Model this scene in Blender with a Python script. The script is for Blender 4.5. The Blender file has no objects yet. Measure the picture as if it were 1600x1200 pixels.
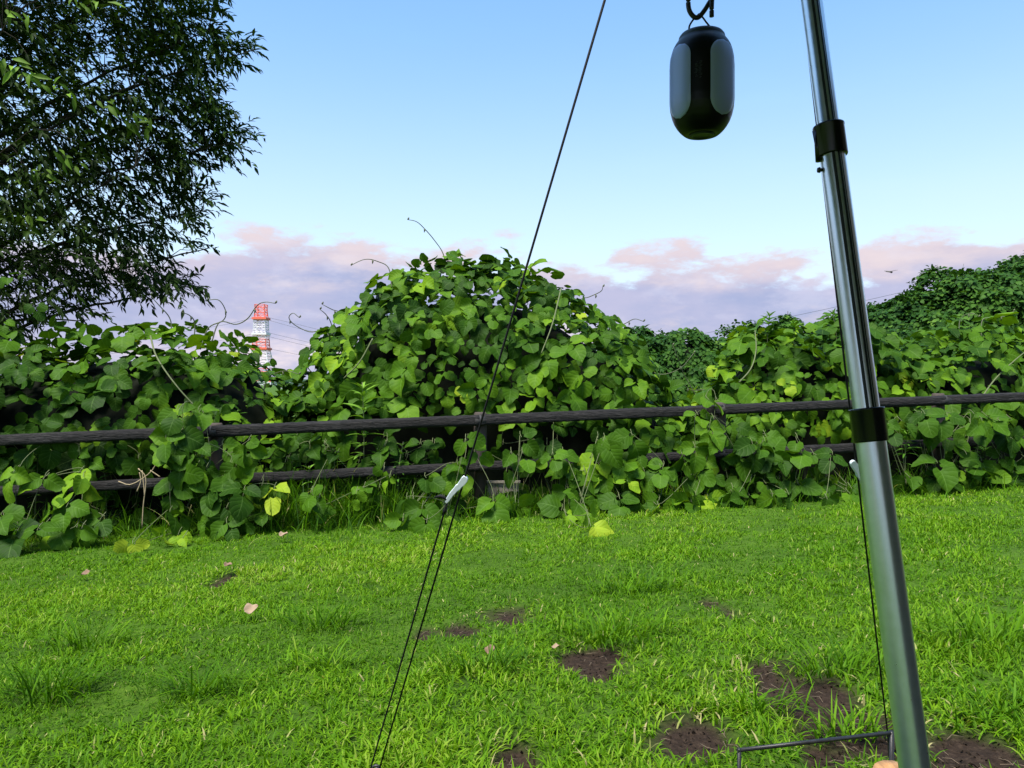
import bpy, math
import numpy as np
from mathutils import Vector, Matrix

# ------------------------------------------------------------------ camera, sky, sun, exposure
scene = bpy.context.scene
CAMZ = 1.12          # seated eye height
F = 1200.0           # focal length in photo pixels (1600 wide)
cam_d = bpy.data.cameras.new('camera')
cam = bpy.data.objects.new('camera', cam_d)
scene.collection.objects.link(cam)
cam.location = (0, 0, CAMZ)
cam.rotation_euler = (math.radians(90), 0, 0)
cam_d.sensor_width = 36.0
cam_d.lens = 27.0
cam_d.clip_start = 0.02
cam_d.clip_end = 9000
scene.camera = cam

SUN_EL, SUN_AZ = math.radians(63), math.radians(215)    # azimuth clockwise from +Y (high behind the camera, to the left)
SUN_STRENGTH, SKY_STRENGTH, CLOUD_GAIN = 4.8, 0.15, 0.60
scene.view_settings.view_transform = 'Standard'
scene.view_settings.look = 'None'
scene.view_settings.gamma = 1
scene.view_settings.exposure = 0.8
scene.render.resolution_x, scene.render.resolution_y = 1024, 768

sd = bpy.data.lights.new('sun', 'SUN')
sd.energy = SUN_STRENGTH
sd.angle = math.radians(24)
sd.color = (1.0, 0.965, 0.90)
sun = bpy.data.objects.new('sun', sd)
scene.collection.objects.link(sun)
sdir = Vector((math.sin(SUN_AZ) * math.cos(SUN_EL), math.cos(SUN_AZ) * math.cos(SUN_EL), math.sin(SUN_EL)))
sun.rotation_euler = (-sdir).to_track_quat('-Z', 'Y').to_euler()

world = bpy.data.worlds.new('World')
scene.world = world
world.use_nodes = True
wt = world.node_tree
wt.nodes.clear()
def wn(t, **kw):
    n = wt.nodes.new(t)
    for k, v in kw.items(): setattr(n, k, v)
    return n
def wmath(op, a, b=None, c=None, clamp=False):
    n = wt.nodes.new('ShaderNodeMath'); n.operation = op; n.use_clamp = clamp
    for i, v in enumerate((a, b, c)):
        if v is None: continue
        if isinstance(v, (int, float)): n.inputs[i].default_value = v
        else: wt.links.new(v, n.inputs[i])
    return n.outputs[0]
def wsmooth(x, lo, hi):
    n = wt.nodes.new('ShaderNodeMapRange'); n.interpolation_type = 'SMOOTHSTEP'
    wt.links.new(x, n.inputs['Value'])
    n.inputs['From Min'].default_value = lo; n.inputs['From Max'].default_value = hi
    return n.outputs['Result']
def wmix(fac, a, b):
    n = wt.nodes.new('ShaderNodeMix'); n.data_type = 'RGBA'
    if isinstance(fac, (int, float)): n.inputs[0].default_value = fac
    else: wt.links.new(fac, n.inputs[0])
    for i, v in ((6, a), (7, b)):
        if isinstance(v, tuple): n.inputs[i].default_value = (*v, 1)
        else: wt.links.new(v, n.inputs[i])
    return n.outputs[2]
sky = wn('ShaderNodeTexSky')
sky.sky_type = 'NISHITA'
sky.sun_disc = False
sky.sun_elevation = SUN_EL
sky.sun_rotation = SUN_AZ
sky.air_density, sky.dust_density, sky.ozone_density = 1.0, 0.4, 2.2
tc = wn('ShaderNodeTexCoord')
sep = wn('ShaderNodeSeparateXYZ')
wt.links.new(tc.outputs['Generated'], sep.inputs[0])
zz = sep.outputs['Z']
def wnoise(sx, sz, scale, detail=5, rough=0.55, off=(0, 0, 0)):
    mp = wn('ShaderNodeMapping')
    mp.inputs['Scale'].default_value = (sx, sx, sz)
    mp.inputs['Location'].default_value = off
    wt.links.new(tc.outputs['Generated'], mp.inputs[0])
    n = wn('ShaderNodeTexNoise')
    n.inputs['Scale'].default_value = scale
    n.inputs['Detail'].default_value = detail
    n.inputs['Roughness'].default_value = rough
    wt.links.new(mp.outputs[0], n.inputs['Vector'])
    return n.outputs['Fac']
n_big = wnoise(1, 2.2, 2.6, 6, 0.58, (3.1, 0.4, 0.2))
n_mid = wnoise(1, 2.8, 9.5, 8, 0.62, (1.7, 5.2, 0.9))
n_low = wnoise(1, 3.0, 4.5, 5, 0.6, (2.9, 6.4, 1.3))
n_cir = wnoise(1, 5.0, 2.2, 5, 0.6, (0.3, 9.1, 2.4))
bank = wmath('SUBTRACT', 0.168, zz)
bank = wmath('ADD', bank, wmath('MULTIPLY', wmath('SUBTRACT', n_big, 0.5), 0.13))
bank = wmath('ADD', bank, wmath('MULTIPLY', wmath('SUBTRACT', n_mid, 0.5), 0.12))
mask = wsmooth(bank, 0.0, 0.022)
# openings low in the bank, towards the horizon
gap_in = wmath('ADD', wmath('MULTIPLY', wmath('SUBTRACT', n_low, 0.5), 1.0), wmath('MULTIPLY', wmath('SUBTRACT', n_mid, 0.5), 0.5))
gap_in = wmath('SUBTRACT', gap_in, wmath('MULTIPLY', zz, 0.9))
gaps = wsmooth(wmath('ADD', gap_in, wmath('MULTIPLY', wsmooth(zz, 0.085, 0.03), 0.06)), 0.04, 0.24)
pinkness = wsmooth(wmath('ADD', bank, wmath('MULTIPLY', wmath('SUBTRACT', 0.5, n_mid), 0.16)), 0.044, 0.004)
PINK, PALE = (0.76, 0.64, 0.70), (1.0, 0.84, 0.84)
lav2 = wmix(wsmooth(n_low, 0.35, 0.65), (0.36, 0.41, 0.66), (0.52, 0.51, 0.72))
ccol = wmix(pinkness, lav2, PINK)
n_fin = wnoise(1, 2.2, 15, 7, 0.62, (4.2, 1.1, 7.7))
ccol = wmix(wmath('MULTIPLY', wsmooth(n_fin, 0.47, 0.70), 0.34), ccol, (0.78, 0.76, 0.92))
ccol = wmix(wmath('MULTIPLY', wsmooth(n_mid, 0.52, 0.72), 0.35), ccol, (0.92, 0.76, 0.74))
ccol = wmix(wmath('MULTIPLY', gaps, 0.85), ccol, PALE)
bg_sky = wn('ShaderNodeBackground'); bg_sky.inputs['Strength'].default_value = SKY_STRENGTH
wt.links.new(sky.outputs[0], bg_sky.inputs['Color'])
bg_cl = wn('ShaderNodeBackground'); bg_cl.inputs['Strength'].default_value = CLOUD_GAIN
wt.links.new(ccol, bg_cl.inputs['Color'])
bg_ci = wn('ShaderNodeBackground'); bg_ci.inputs['Strength'].default_value = CLOUD_GAIN
wt.links.new(wmix(wsmooth(zz, 0.07, 0.50), (0.80, 1.0, 1.14), (0.26, 0.62, 1.22)), bg_ci.inputs['Color'])
veil = wsmooth(zz, 0.60, 0.08)
cir = wmath('ADD', wmath('MULTIPLY', wsmooth(n_cir, 0.50, 0.80), 0.16), wmath('ADD', wmath('MULTIPLY', veil, 0.38), 0.42), clamp=True)
mx0 = wn('ShaderNodeMixShader'); wt.links.new(cir, mx0.inputs[0])
wt.links.new(bg_sky.outputs[0], mx0.inputs[1]); wt.links.new(bg_ci.outputs[0], mx0.inputs[2])
mx = wn('ShaderNodeMixShader'); wt.links.new(wmath('MULTIPLY', mask, 0.93), mx.inputs[0])
wt.links.new(mx0.outputs[0], mx.inputs[1]); wt.links.new(bg_cl.outputs[0], mx.inputs[2])
wo = wn('ShaderNodeOutputWorld')
wt.links.new(mx.outputs[0], wo.inputs['Surface'])

# ------------------------------------------------------------------ helpers
COL = scene.collection
rng = np.random.default_rng(7)
def nrm(a): return a / np.maximum(np.linalg.norm(a, axis=-1, keepdims=True), 1e-9)
_nr = np.random.default_rng(99)
_ND = _nr.normal(size=(3, 10, 3)); _NP = _nr.uniform(0, 6.28, (3, 10))
def noise3(p, freq=1.0, k=0):
    p = np.asarray(p, float)
    d = _ND[k] * freq
    return np.sin(p @ d.T + _NP[k]).sum(-1) / 4.5      # about -1..1
def ray_pt(px, py, Y):       # a photo pixel at distance Y along the view
    return np.array([(px - 800) / F * Y, Y, CAMZ - (py - 600) / F * Y])
def gz(x, y):
    x = np.asarray(x, float); y = np.asarray(y, float)
    base = 0.04 + 0.037 * 12 * np.tanh(x / 12)
    near = np.exp(-((x / 9) ** 2 + (y / 9) ** 2))
    p = np.stack([x, y, np.zeros_like(x)], -1)
    return base + near * (0.014 * noise3(p, 1.3, 0) + 0.006 * noise3(p, 5, 1))
def ground_hit(px, py):
    Y = 3.0
    for _ in range(12):
        X = (px - 800) / F * Y
        Y = (CAMZ - float(gz(X, Y))) * F / (py - 600)
    return (px - 800) / F * Y, Y
def mk_mesh(name, V, Q, mats=None, tint=None, uv=None, smooth=True, extra=None):
    me = bpy.data.meshes.new(name)
    V = np.asarray(V, np.float32); Q = np.asarray(Q, np.int32)
    n, k = Q.shape
    me.vertices.add(len(V)); me.vertices.foreach_set('co', V.ravel())
    me.loops.add(n * k); me.loops.foreach_set('vertex_index', Q.ravel())
    me.polygons.add(n); me.polygons.foreach_set('loop_start', np.arange(0, n * k, k, dtype=np.int32))
    me.update(calc_edges=True)
    me.polygons.foreach_set('use_smooth', np.full(n, smooth, bool))
    if tint is not None:
        a = me.attributes.new('tint', 'FLOAT', 'POINT'); a.data.foreach_set('value', np.asarray(tint, np.float32))
    for an, av in (extra or {}).items():
        a = me.attributes.new(an, 'FLOAT', 'POINT'); a.data.foreach_set('value', np.asarray(av, np.float32))
    if uv is not None:
        l = me.uv_layers.new(name='UVMap')
        l.data.foreach_set('uv', np.asarray(uv, np.float32)[Q.ravel()].ravel())
    for m in (mats if isinstance(mats, (list, tuple)) else [mats] if mats else []): me.materials.append(m)
    me.validate()
    return me
def obj(name, me, parent=None, label=None, cat=None, group=None, kind=None):
    o = bpy.data.objects.new(name, me); COL.objects.link(o)
    if parent is not None:
        o.parent = parent
        o.location = -parent.location if parent.type == 'EMPTY' and parent.parent is None else (0, 0, 0)
    if label: o['label'] = label
    if cat: o['category'] = cat
    if group: o['group'] = group
    if kind: o['kind'] = kind
    return o
def thing(name, loc, label, cat, group=None):
    o = bpy.data.objects.new(name, None); COL.objects.link(o)
    o.location = tuple(float(c) for c in loc); o.empty_display_size = 0.1
    o['label'] = label; o['category'] = cat
    if group: o['group'] = group
    return o
class MB:
    """collects quads"""
    def __init__(s): s.V, s.Q, s.n = [], [], 0
    def add(s, V, Q):
        s.V.append(np.asarray(V, float)); s.Q.append(np.asarray(Q, int) + s.n); s.n += len(V)
    def tube(s, P, r, sides=8, cap=True, prof=None):
        P = np.asarray(P, float); m = len(P)
        r = np.full(m, r) if np.isscalar(r) else np.asarray(r, float)
        if cap:
            P = np.vstack([P[:1], P, P[-1:]]); r = np.r_[1e-5, r, 1e-5]; m += 2
        T = np.gradient(P, axis=0)
        if cap: T[0] = T[1] = P[2] - P[1]; T[-1] = T[-2] = P[-2] - P[-3]
        T = nrm(T)
        ref = np.array([0, 0, 1.0]) if abs(T[m // 2][2]) < .8 else np.array([0, 1.0, 0])
        A = nrm(np.cross(T, ref)); B = np.cross(T, A)
        th = np.linspace(0, 2 * np.pi, sides, endpoint=False)
        pr = np.ones(sides) if prof is None else prof
        V = P[:, None] + r[:, None, None] * pr[None, :, None] * (np.cos(th)[None, :, None] * A[:, None] + np.sin(th)[None, :, None] * B[:, None])
        i, j = np.meshgrid(np.arange(m - 1), np.arange(sides), indexing='ij')
        j2 = (j + 1) % sides
        Q = np.stack([i * sides + j, i * sides + j2, (i + 1) * sides + j2, (i + 1) * sides + j], -1).reshape(-1, 4)
        s.add(V.reshape(-1, 3), Q); return s
    def box(s, c, size, M=None):
        h = np.array(size) / 2
        V = np.array([[x, y, z] for x in (-1, 1) for y in (-1, 1) for z in (-1, 1)]) * h
        if M is not None: V = V @ np.asarray(M).T
        s.add(V + np.array(c), [[0, 1, 3, 2], [4, 6, 7, 5], [0, 4, 5, 1], [2, 3, 7, 6], [0, 2, 6, 4], [1, 5, 7, 3]]); return s
    def beam(s, a, b, w):
        a, b = np.array(a, float), np.array(b, float)
        s.tube([a, b], w, 4, cap=False); return s
    def lathe(s, prof, c, sides=48):
        th = np.linspace(0, 2 * np.pi, sides, endpoint=False)
        pr = np.asarray(prof, float); m = len(pr)
        V = np.stack([pr[:, 0:1] * np.cos(th), pr[:, 0:1] * np.sin(th), np.repeat(pr[:, 1:2], sides, 1)], -1) + np.array(c)
        i, j = np.meshgrid(np.arange(m - 1), np.arange(sides), indexing='ij'); j2 = (j + 1) % sides
        s.add(V.reshape(-1, 3), np.stack([i * sides + j, i * sides + j2, (i + 1) * sides + j2, (i + 1) * sides + j], -1).reshape(-1, 4)); return s
    def mesh(s, name, mat, smooth=True):
        return mk_mesh(name, np.vstack(s.V), np.vstack(s.Q), mat, smooth=smooth)
def spline(P, n=24):
    P = np.asarray(P, float)
    d = np.r_[0, np.cumsum(np.linalg.norm(np.diff(P, axis=0), axis=1))]
    Pe = np.vstack([2 * P[0] - P[1], P, 2 * P[-1] - P[-2]])
    t = np.linspace(0, len(P) - 1 - 1e-6, n); i = t.astype(int); f = (t - i)[:, None]
    p0, p1, p2, p3 = Pe[i], Pe[i + 1], Pe[i + 2], Pe[i + 3]
    return .5 * (2 * p1 + (p2 - p0) * f + (2 * p0 - 5 * p1 + 4 * p2 - p3) * f ** 2 + (3 * p1 - p0 - 3 * p2 + p3) * f ** 3)

# ------------------------------------------------------------------ materials
class NT:
    def __init__(s, name):
        s.m = bpy.data.materials.new(name); s.m.use_nodes = True; s.t = s.m.node_tree
        s.b = s.t.nodes['Principled BSDF']; s.out = s.t.nodes['Material Output']
    def n(s, t, **kw):
        x = s.t.nodes.new(t)
        for k, v in kw.items(): setattr(x, k, v)
        return x
    def l(s, a, b): s.t.links.new(a, b)
    def math(s, op, a, b=None, clamp=False):
        n = s.n('ShaderNodeMath', operation=op); n.use_clamp = clamp
        for i, v in enumerate((a, b)):
            if v is None: continue
            if isinstance(v, (int, float)): n.inputs[i].default_value = v
            else: s.l(v, n.inputs[i])
        return n.outputs[0]
    def noise(s, scale, detail=4, rough=.55, vec=None, stretch=None):
        n = s.n('ShaderNodeTexNoise'); n.inputs['Scale'].default_value = scale
        n.inputs['Detail'].default_value = detail; n.inputs['Roughness'].default_value = rough
        if vec is None: vec = s.n('ShaderNodeTexCoord').outputs['Object']
        if stretch:
            mp = s.n('ShaderNodeMapping'); mp.inputs['Scale'].default_value = stretch
            s.l(vec, mp.inputs[0]); vec = mp.outputs[0]
        s.l(vec, n.inputs['Vector']); return n.outputs['Fac']
    def ramp(s, fac, stops):
        r = s.n('ShaderNodeValToRGB'); e = r.color_ramp.elements
        while len(e) > 1: e.remove(e[-1])
        e[0].position = stops[0][0]; e[0].color = (*stops[0][1], 1)
        for p, c in stops[1:]:
            x = e.new(p); x.color = (*c, 1)
        s.l(fac, r.inputs[0]); return r.outputs[0]
    def mix(s, fac, a, b, mode='MIX'):
        n = s.n('ShaderNodeMix', data_type='RGBA', blend_type=mode)
        if isinstance(fac, (int, float)): n.inputs[0].default_value = fac
        else: s.l(fac, n.inputs[0])
        for i, v in ((6, a), (7, b)):
            if isinstance(v, tuple): n.inputs[i].default_value = (*v, 1)
            else: s.l(v, n.inputs[i])
        return n.outputs[2]
    def bump(s, h, strength=.3, dist=.01):
        b = s.n('ShaderNodeBump'); b.inputs['Strength'].default_value = strength; b.inputs['Distance'].default_value = dist
        s.l(h, b.inputs['Height']); s.l(b.outputs[0], s.b.inputs['Normal']); return b.outputs[0]
    def set(s, **kw):
        for k, v in kw.items():
            i = s.b.inputs[k.replace('_', ' ')]
            if hasattr(v, 'links'): s.l(v, i)
            elif isinstance(v, tuple): i.default_value = (*v, 1)
            else: i.default_value = v
        return s
def leaf_material(name, stops, src, veins=True, trans=.22, rough=.55, spec=.09):
    m = NT(name)
    if src == 'obj':
        oi = m.n('ShaderNodeObjectInfo'); sp = m.n('ShaderNodeSeparateColor'); m.l(oi.outputs['Color'], sp.inputs[0]); t = sp.outputs[0]
    else:
        a = m.n('ShaderNodeAttribute', attribute_name='tint'); t = a.outputs['Fac']
    pos = m.n('ShaderNodeNewGeometry').outputs['Position']
    blot = m.noise(14, 3, .6, pos)
    t2 = m.math('ADD', t, m.math('MULTIPLY', m.math('SUBTRACT', blot, .5), .28))
    col = m.ramp(t2, stops)
    if veins:
        uv = m.n('ShaderNodeUVMap'); uv.uv_map = 'UVMap'; s = m.n('ShaderNodeSeparateXYZ'); m.l(uv.outputs[0], s.inputs[0])
        au = m.math('ABSOLUTE', m.math('SUBTRACT', s.outputs[0], .5))
        mid = m.math('LESS_THAN', au, .018)
        ph = m.math('SUBTRACT', s.outputs[1], m.math('MULTIPLY', au, .75))
        w = m.math('ABSOLUTE', m.math('SINE', m.math('MULTIPLY', ph, 16.0)))
        side = m.math('LESS_THAN', w, .13)
        v = m.math('MAXIMUM', mid, m.math('MULTIPLY', side, .55))
        col = m.mix(m.math('MULTIPLY', v, .20), col, (.22, .36, .09))
        q = m.math('MULTIPLY', m.math('POWER', w, .5), 1.0)
        nb = m.bump(m.math('SUBTRACT', q, m.math('MULTIPLY', mid, .6)), .22, .010)
    m.set(Base_Color=col, Roughness=rough, Specular_IOR_Level=spec)
    tr = m.n('ShaderNodeBsdfTranslucent')
    m.l(m.mix(1.0, col, (1.25, 1.25, .45), 'MULTIPLY'), tr.inputs['Color'])
    mx = m.n('ShaderNodeMixShader'); mx.inputs[0].default_value = trans
    m.l(m.b.outputs[0], mx.inputs[1]); m.l(tr.outputs[0], mx.inputs[2]); m.l(mx.outputs[0], m.out.inputs['Surface'])
    return m.m
KUDZU = [(0, (.006, .020, .002)), (.35, (.020, .058, .003)), (.62, (.055, .130, .005)), (.86, (.14, .255, .009)), (1, (.25, .33, .018))]
M_leaf_o = leaf_material('kudzu_leaf', KUDZU, 'obj')
M_leaf_a = leaf_material('kudzu_leaf_mass', KUDZU, 'attr')
M_far = leaf_material('thicket_leaf', [(0, (.007, .026, .006)), (.4, (.020, .062, .009)), (.75, (.050, .120, .014)), (1, (.11, .21, .025))], 'attr', veins=False)
TREE = [(0, (.010, .022, .003)), (.4, (.032, .066, .007)), (.75, (.078, .14, .012)), (.92, (.12, .22, .025)), (1, (.22, .36, .04))]
M_tree_a = leaf_material('tree_leaf_mass', TREE, 'attr', veins=False, trans=.16, rough=.55, spec=.08)
M_tree_o = leaf_material('tree_leaf', TREE, 'obj', veins=False, trans=.16, rough=.55, spec=.08)
GRASS = [(0, (.022, .064, .006)), (.3, (.046, .128, .004)), (.6, (.096, .222, .005)), (.86, (.172, .31, .010)), (.94, (.25, .33, .05)), (1, (.42, .36, .17))]
M_grass = leaf_material('grass_blades', GRASS, 'attr', veins=False, trans=.36, rough=.55, spec=.10)
M_weed = leaf_material('weed_leaf', [(0, (.03, .09, .012)), (.5, (.075, .19, .02)), (1, (.17, .31, .035))], 'attr', veins=False)
def simple(name, col, rough=.6, metal=0., spec=.5, nscale=None, namp=.25, bump=0., stretch=None, bdist=.003):
    m = NT(name)
    if nscale:
        f = m.noise(nscale, 6, .6, stretch=stretch)
        c = m.ramp(f, [(.25, tuple(x * (1 - namp) for x in col)), (.75, tuple(min(1, x * (1 + namp)) for x in col))])
        m.set(Base_Color=c)
        if bump: m.bump(f, bump, bdist)
    else: m.set(Base_Color=col)
    m.set(Roughness=rough, Metallic=metal, Specular_IOR_Level=spec)
    return m.m
M_core = simple('core_shade', (.006, .008, .004), .9, spec=.1, nscale=9, namp=.6)  # near-black so gaps in the foliage read as deep shade
M_stem = simple('vine_stem', (.10, .12, .04), .7, nscale=30)
M_tendril = simple('tendril', (.075, .085, .035), .6)
M_dry = simple('dry_stem', (.30, .23, .13), .8, nscale=20)
M_straw = simple('straw', (.15, .11, .07), .9)
M_bark = simple('bark', (.055, .043, .032), .9, spec=.2, nscale=12, namp=.5, bump=.6, stretch=(1, 1, .3), bdist=.02)
# dark weathered fence timber
m = NT('fence_timber')
gr = m.noise(16, 8, .65, stretch=(.35, 6, 6)); wr = m.noise(2.2, 4, .6)
c = m.ramp(gr, [(.3, (.006, .005, .0045)), (.5, (.011, .009, .008)), (.72, (.050, .043, .039))])
c = m.mix(m.math('MULTIPLY', m.math('GREATER_THAN', wr, .60), .30), c, (.045, .041, .038))
m.set(Base_Color=c, Roughness=.75, Specular_IOR_Level=.35); m.bump(gr, 1.0, .03); M_fence = m.m
M_fence_band = simple('fence_joint', (.030, .027, .025), .7, nscale=25, bump=.3)
M_postwood = simple('post_wood', (.05, .035, .026), .8, nscale=18, namp=.5, bump=.6, stretch=(1, 1, .2))
M_board = simple('weathered_board', (.30, .26, .20), .85, nscale=22, namp=.45, bump=.5, stretch=(5, 5, .5))
# ground
m = NT('lawn_soil')
at = m.n('ShaderNodeAttribute', attribute_name='soil').outputs['Fac']
pos = m.n('ShaderNodeNewGeometry').outputs['Position']
n1 = m.noise(60, 6, .7, pos); n2 = m.noise(3, 4, .6, pos)
soil = m.ramp(n1, [(.3, (.013, .008, .005)), (.5, (.029, .018, .0115)), (.72, (.062, .041, .026))])
green = m.ramp(m.math('ADD', m.math('MULTIPLY', n1, .5), m.math('MULTIPLY', n2, .5)), [(.3, (.020, .044, .004)), (.5, (.046, .098, .006)), (.7, (.085, .16, .010))])
c = m.mix(at, green, soil)
m.set(Base_Color=c, Roughness=.95, Specular_IOR_Level=.15); m.bump(n1, 1.0, .012); M_ground = m.m
M_crumb = simple('soil_crumb', (.026, .018, .012), .95, spec=.1, nscale=40, namp=.5)
M_hill = simple('hill_green', (.030, .055, .030), .95, spec=.1, nscale=.05, namp=.5)
# metals, plastics
m = NT('brushed_aluminium'); f = m.noise(90, 4, .6)
m.set(Base_Color=m.ramp(f, [(.3, (.72, .78, .80)), (.7, (.80, .85, .87))]), Metallic=.85, Roughness=m.math('ADD', m.math('MULTIPLY', f,   .12), .24)); M_alu = m.m
M_groove_shade = simple('groove_shade_paint', (.012, .014, .015), .5)  # painted shade for the pole's dark lengthwise bands
M_blackpl = simple('black_plastic', (.006, .006, .007), .22, spec=.5)
M_blackmatte = simple('black_matte', (.008, .008, .009), .5)
M_rope = simple('black_cord', (.007, .007, .008), .7, spec=.25, nscale=350, namp=.7, bump=.6, bdist=.001)
M_rod = simple('black_iron', (.02, .019, .018), .42, spec=.5, nscale=60, namp=.5)
M_white = simple('white_plastic', (.74, .82, .84), .35)
M_lant = simple('lantern_black', (.004, .005, .005), .35, spec=.3)
M_lantcap = simple('lantern_cap', (.030, .042, .044), .5)
m = NT('lantern_diffuser'); m.set(Base_Color=(.40, .46, .80), Roughness=.33, Specular_IOR_Level=.5); M_diff = m.m
M_print = simple('lantern_print', (.035, .04, .045), .5)
M_wood = simple('split_wood', (.52, .27, .11), .7, nscale=25, namp=.35, bump=.4, stretch=(4, .4, 4))
M_deadleaf = simple('dead_leaf', (.26, .18, .11), .8, nscale=30, namp=.3)
M_deadleaf2 = simple('brown_leaf', (.17, .10, .06), .8, nscale=30, namp=.4)
M_red = simple('tower_red', (.72, .13, .07), .6); M_tw = simple('tower_white', (.72, .68, .68), .6)
M_tarp = simple('tarp_fabric', (.12, .095, .065), .85, nscale=40, namp=.1)
M_wire = simple('power_wire', (.10, .10, .13), .6)
M_bld = simple('far_wall', (.42, .42, .43), .7); M_insect = simple('insect', (.03, .025, .02), .5)

# ------------------------------------------------------------------ ground
patch_px = [(1278, 1098, 92, 60), (1186, 1042, 26, 13), (1090, 1144, 62, 22), (920, 1026, 52, 12), (785, 957, 48, 9), (718, 978, 30, 8),
            (808, 1176, 32, 18), (1135, 950, 18, 7), (1105, 938, 15, 5), (1545, 1180, 75, 30), (1480, 1196, 60, 16), (355, 902, 12, 9), (665, 985, 16, 6),
            (1290, 1168, 45, 14), (940, 1046, 40, 6), (1340, 1120, 40, 16)]
PATCH = []
for px, py, rx, ry in patch_px:
    X, Y = ground_hit(px, py); PATCH.append((X, Y - .03, 1.15 * rx / F * Y, 1.35 * ry * Y / (py - 600) + .03))
def soil_mask(x, y):
    p = np.stack([x, y, 0 * x], -1)
    wob = .45 * noise3(p, 6, 2) + .38 * noise3(p, 17, 1) + .2 * noise3(p, 41, 0)
    best = np.full(x.shape, 9.0)
    for X, Y, a, b in PATCH: best = np.minimum(best, np.hypot((x - X) / a, (y - Y) / b))
    return np.clip((1.36 - best - wob * .6) / .70, 0, 1)
def fY(x): return 6.5 + .1326 * np.asarray(x, float)
def axis(lo, hi, step, far):
    a = list(np.arange(lo, hi + 1e-6, step)); s = step
    while a[-1] < far: s *= 1.35; a.append(a[-1] + s)
    s = step
    while a[0] > -far: s *= 1.35; a.insert(0, a[0] - s)
    return np.array(a)
gx = axis(-4.6, 4.6, .025, 4000); gy = axis(1.2, 6.6, .025, 4000)
GX, GY = np.meshgrid(gx, gy)
SM = soil_mask(GX, GY)
GZ = gz(GX, GY) - .022 * SM + .006 * SM * noise3(np.stack([GX, GY, 0 * GX], -1), 40, 0)
nx, ny = len(gx), len(gy)
i, j = np.meshgrid(np.arange(ny - 1), np.arange(nx - 1), indexing='ij')
Q = np.stack([i * nx + j, i * nx + j + 1, (i + 1) * nx + j + 1, (i + 1) * nx + j], -1).reshape(-1, 4)
obj('ground', mk_mesh('ground', np.stack([GX, GY, GZ], -1).reshape(-1, 3), Q, M_ground, extra={'soil': SM.ravel()}), kind='structure')
# far low hills on the horizon
hx = np.linspace(-1800, 1800, 160)
hh = 9 + 5 * np.sin(hx / 90) + 3.5 * np.sin(hx / 37 + 1) + 1.5 * np.sin(hx / 11)
V = []
for k, (yy, s) in enumerate(((1080, -.3), (1100, .45), (1140, .85), (1190, 1.0), (1260, .6), (1330, -.3))):
    V.append(np.stack([hx, np.full_like(hx, yy), hh * s + 1.2 * np.sin(hx / 5 + k) * (s > 0)], -1))
n = len(hx); i, j = np.meshgrid(np.arange(5), np.arange(n - 1), indexing='ij')
obj('hills', mk_mesh('hills', np.vstack(V), np.stack([i * n + j, i * n + j + 1, (i + 1) * n + j + 1, (i + 1) * n + j], -1).reshape(-1, 4), M_hill), kind='structure')

# ------------------------------------------------------------------ grass
def blades(P, az, L, W, lean, tint, segs=3, twist=None):
    """P (n,3). returns V,Q,tint"""
    n = len(P)
    t = np.linspace(0, 1, segs + 1)
    wprof = np.interp(t, [0, .35, .75, 1], [.75, 1, .65, .04])
    hx = np.stack([np.cos(az), np.sin(az), 0 * az], -1)
    wd = np.stack([-np.sin(az), np.cos(az), 0 * az], -1)
    if twist is not None: wd = nrm(wd + twist[:, None] * hx)
    V = np.empty((n, segs + 1, 2, 3))
    for k, tt in enumerate(t):
        ang = lean * (.35 + .65 * tt)                       # bend away from upright
        c = P + L[:, None] * tt * (np.sin(ang)[:, None] * hx + np.cos(ang)[:, None] * np.array([0, 0, 1.]))
        V[:, k, 0] = c - wd * (W * wprof[k] / 2)[:, None]
        V[:, k, 1] = c + wd * (W * wprof[k] / 2)[:, None]
    m = (segs + 1) * 2
    q = np.array([[2 * k, 2 * k + 1, 2 * k + 3, 2 * k + 2] for k in range(segs)])
    Q = (q[None] + (np.arange(n) * m)[:, None, None]).reshape(-1, 4)
    return V.reshape(-1, 3), Q, np.repeat(tint, m)
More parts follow.
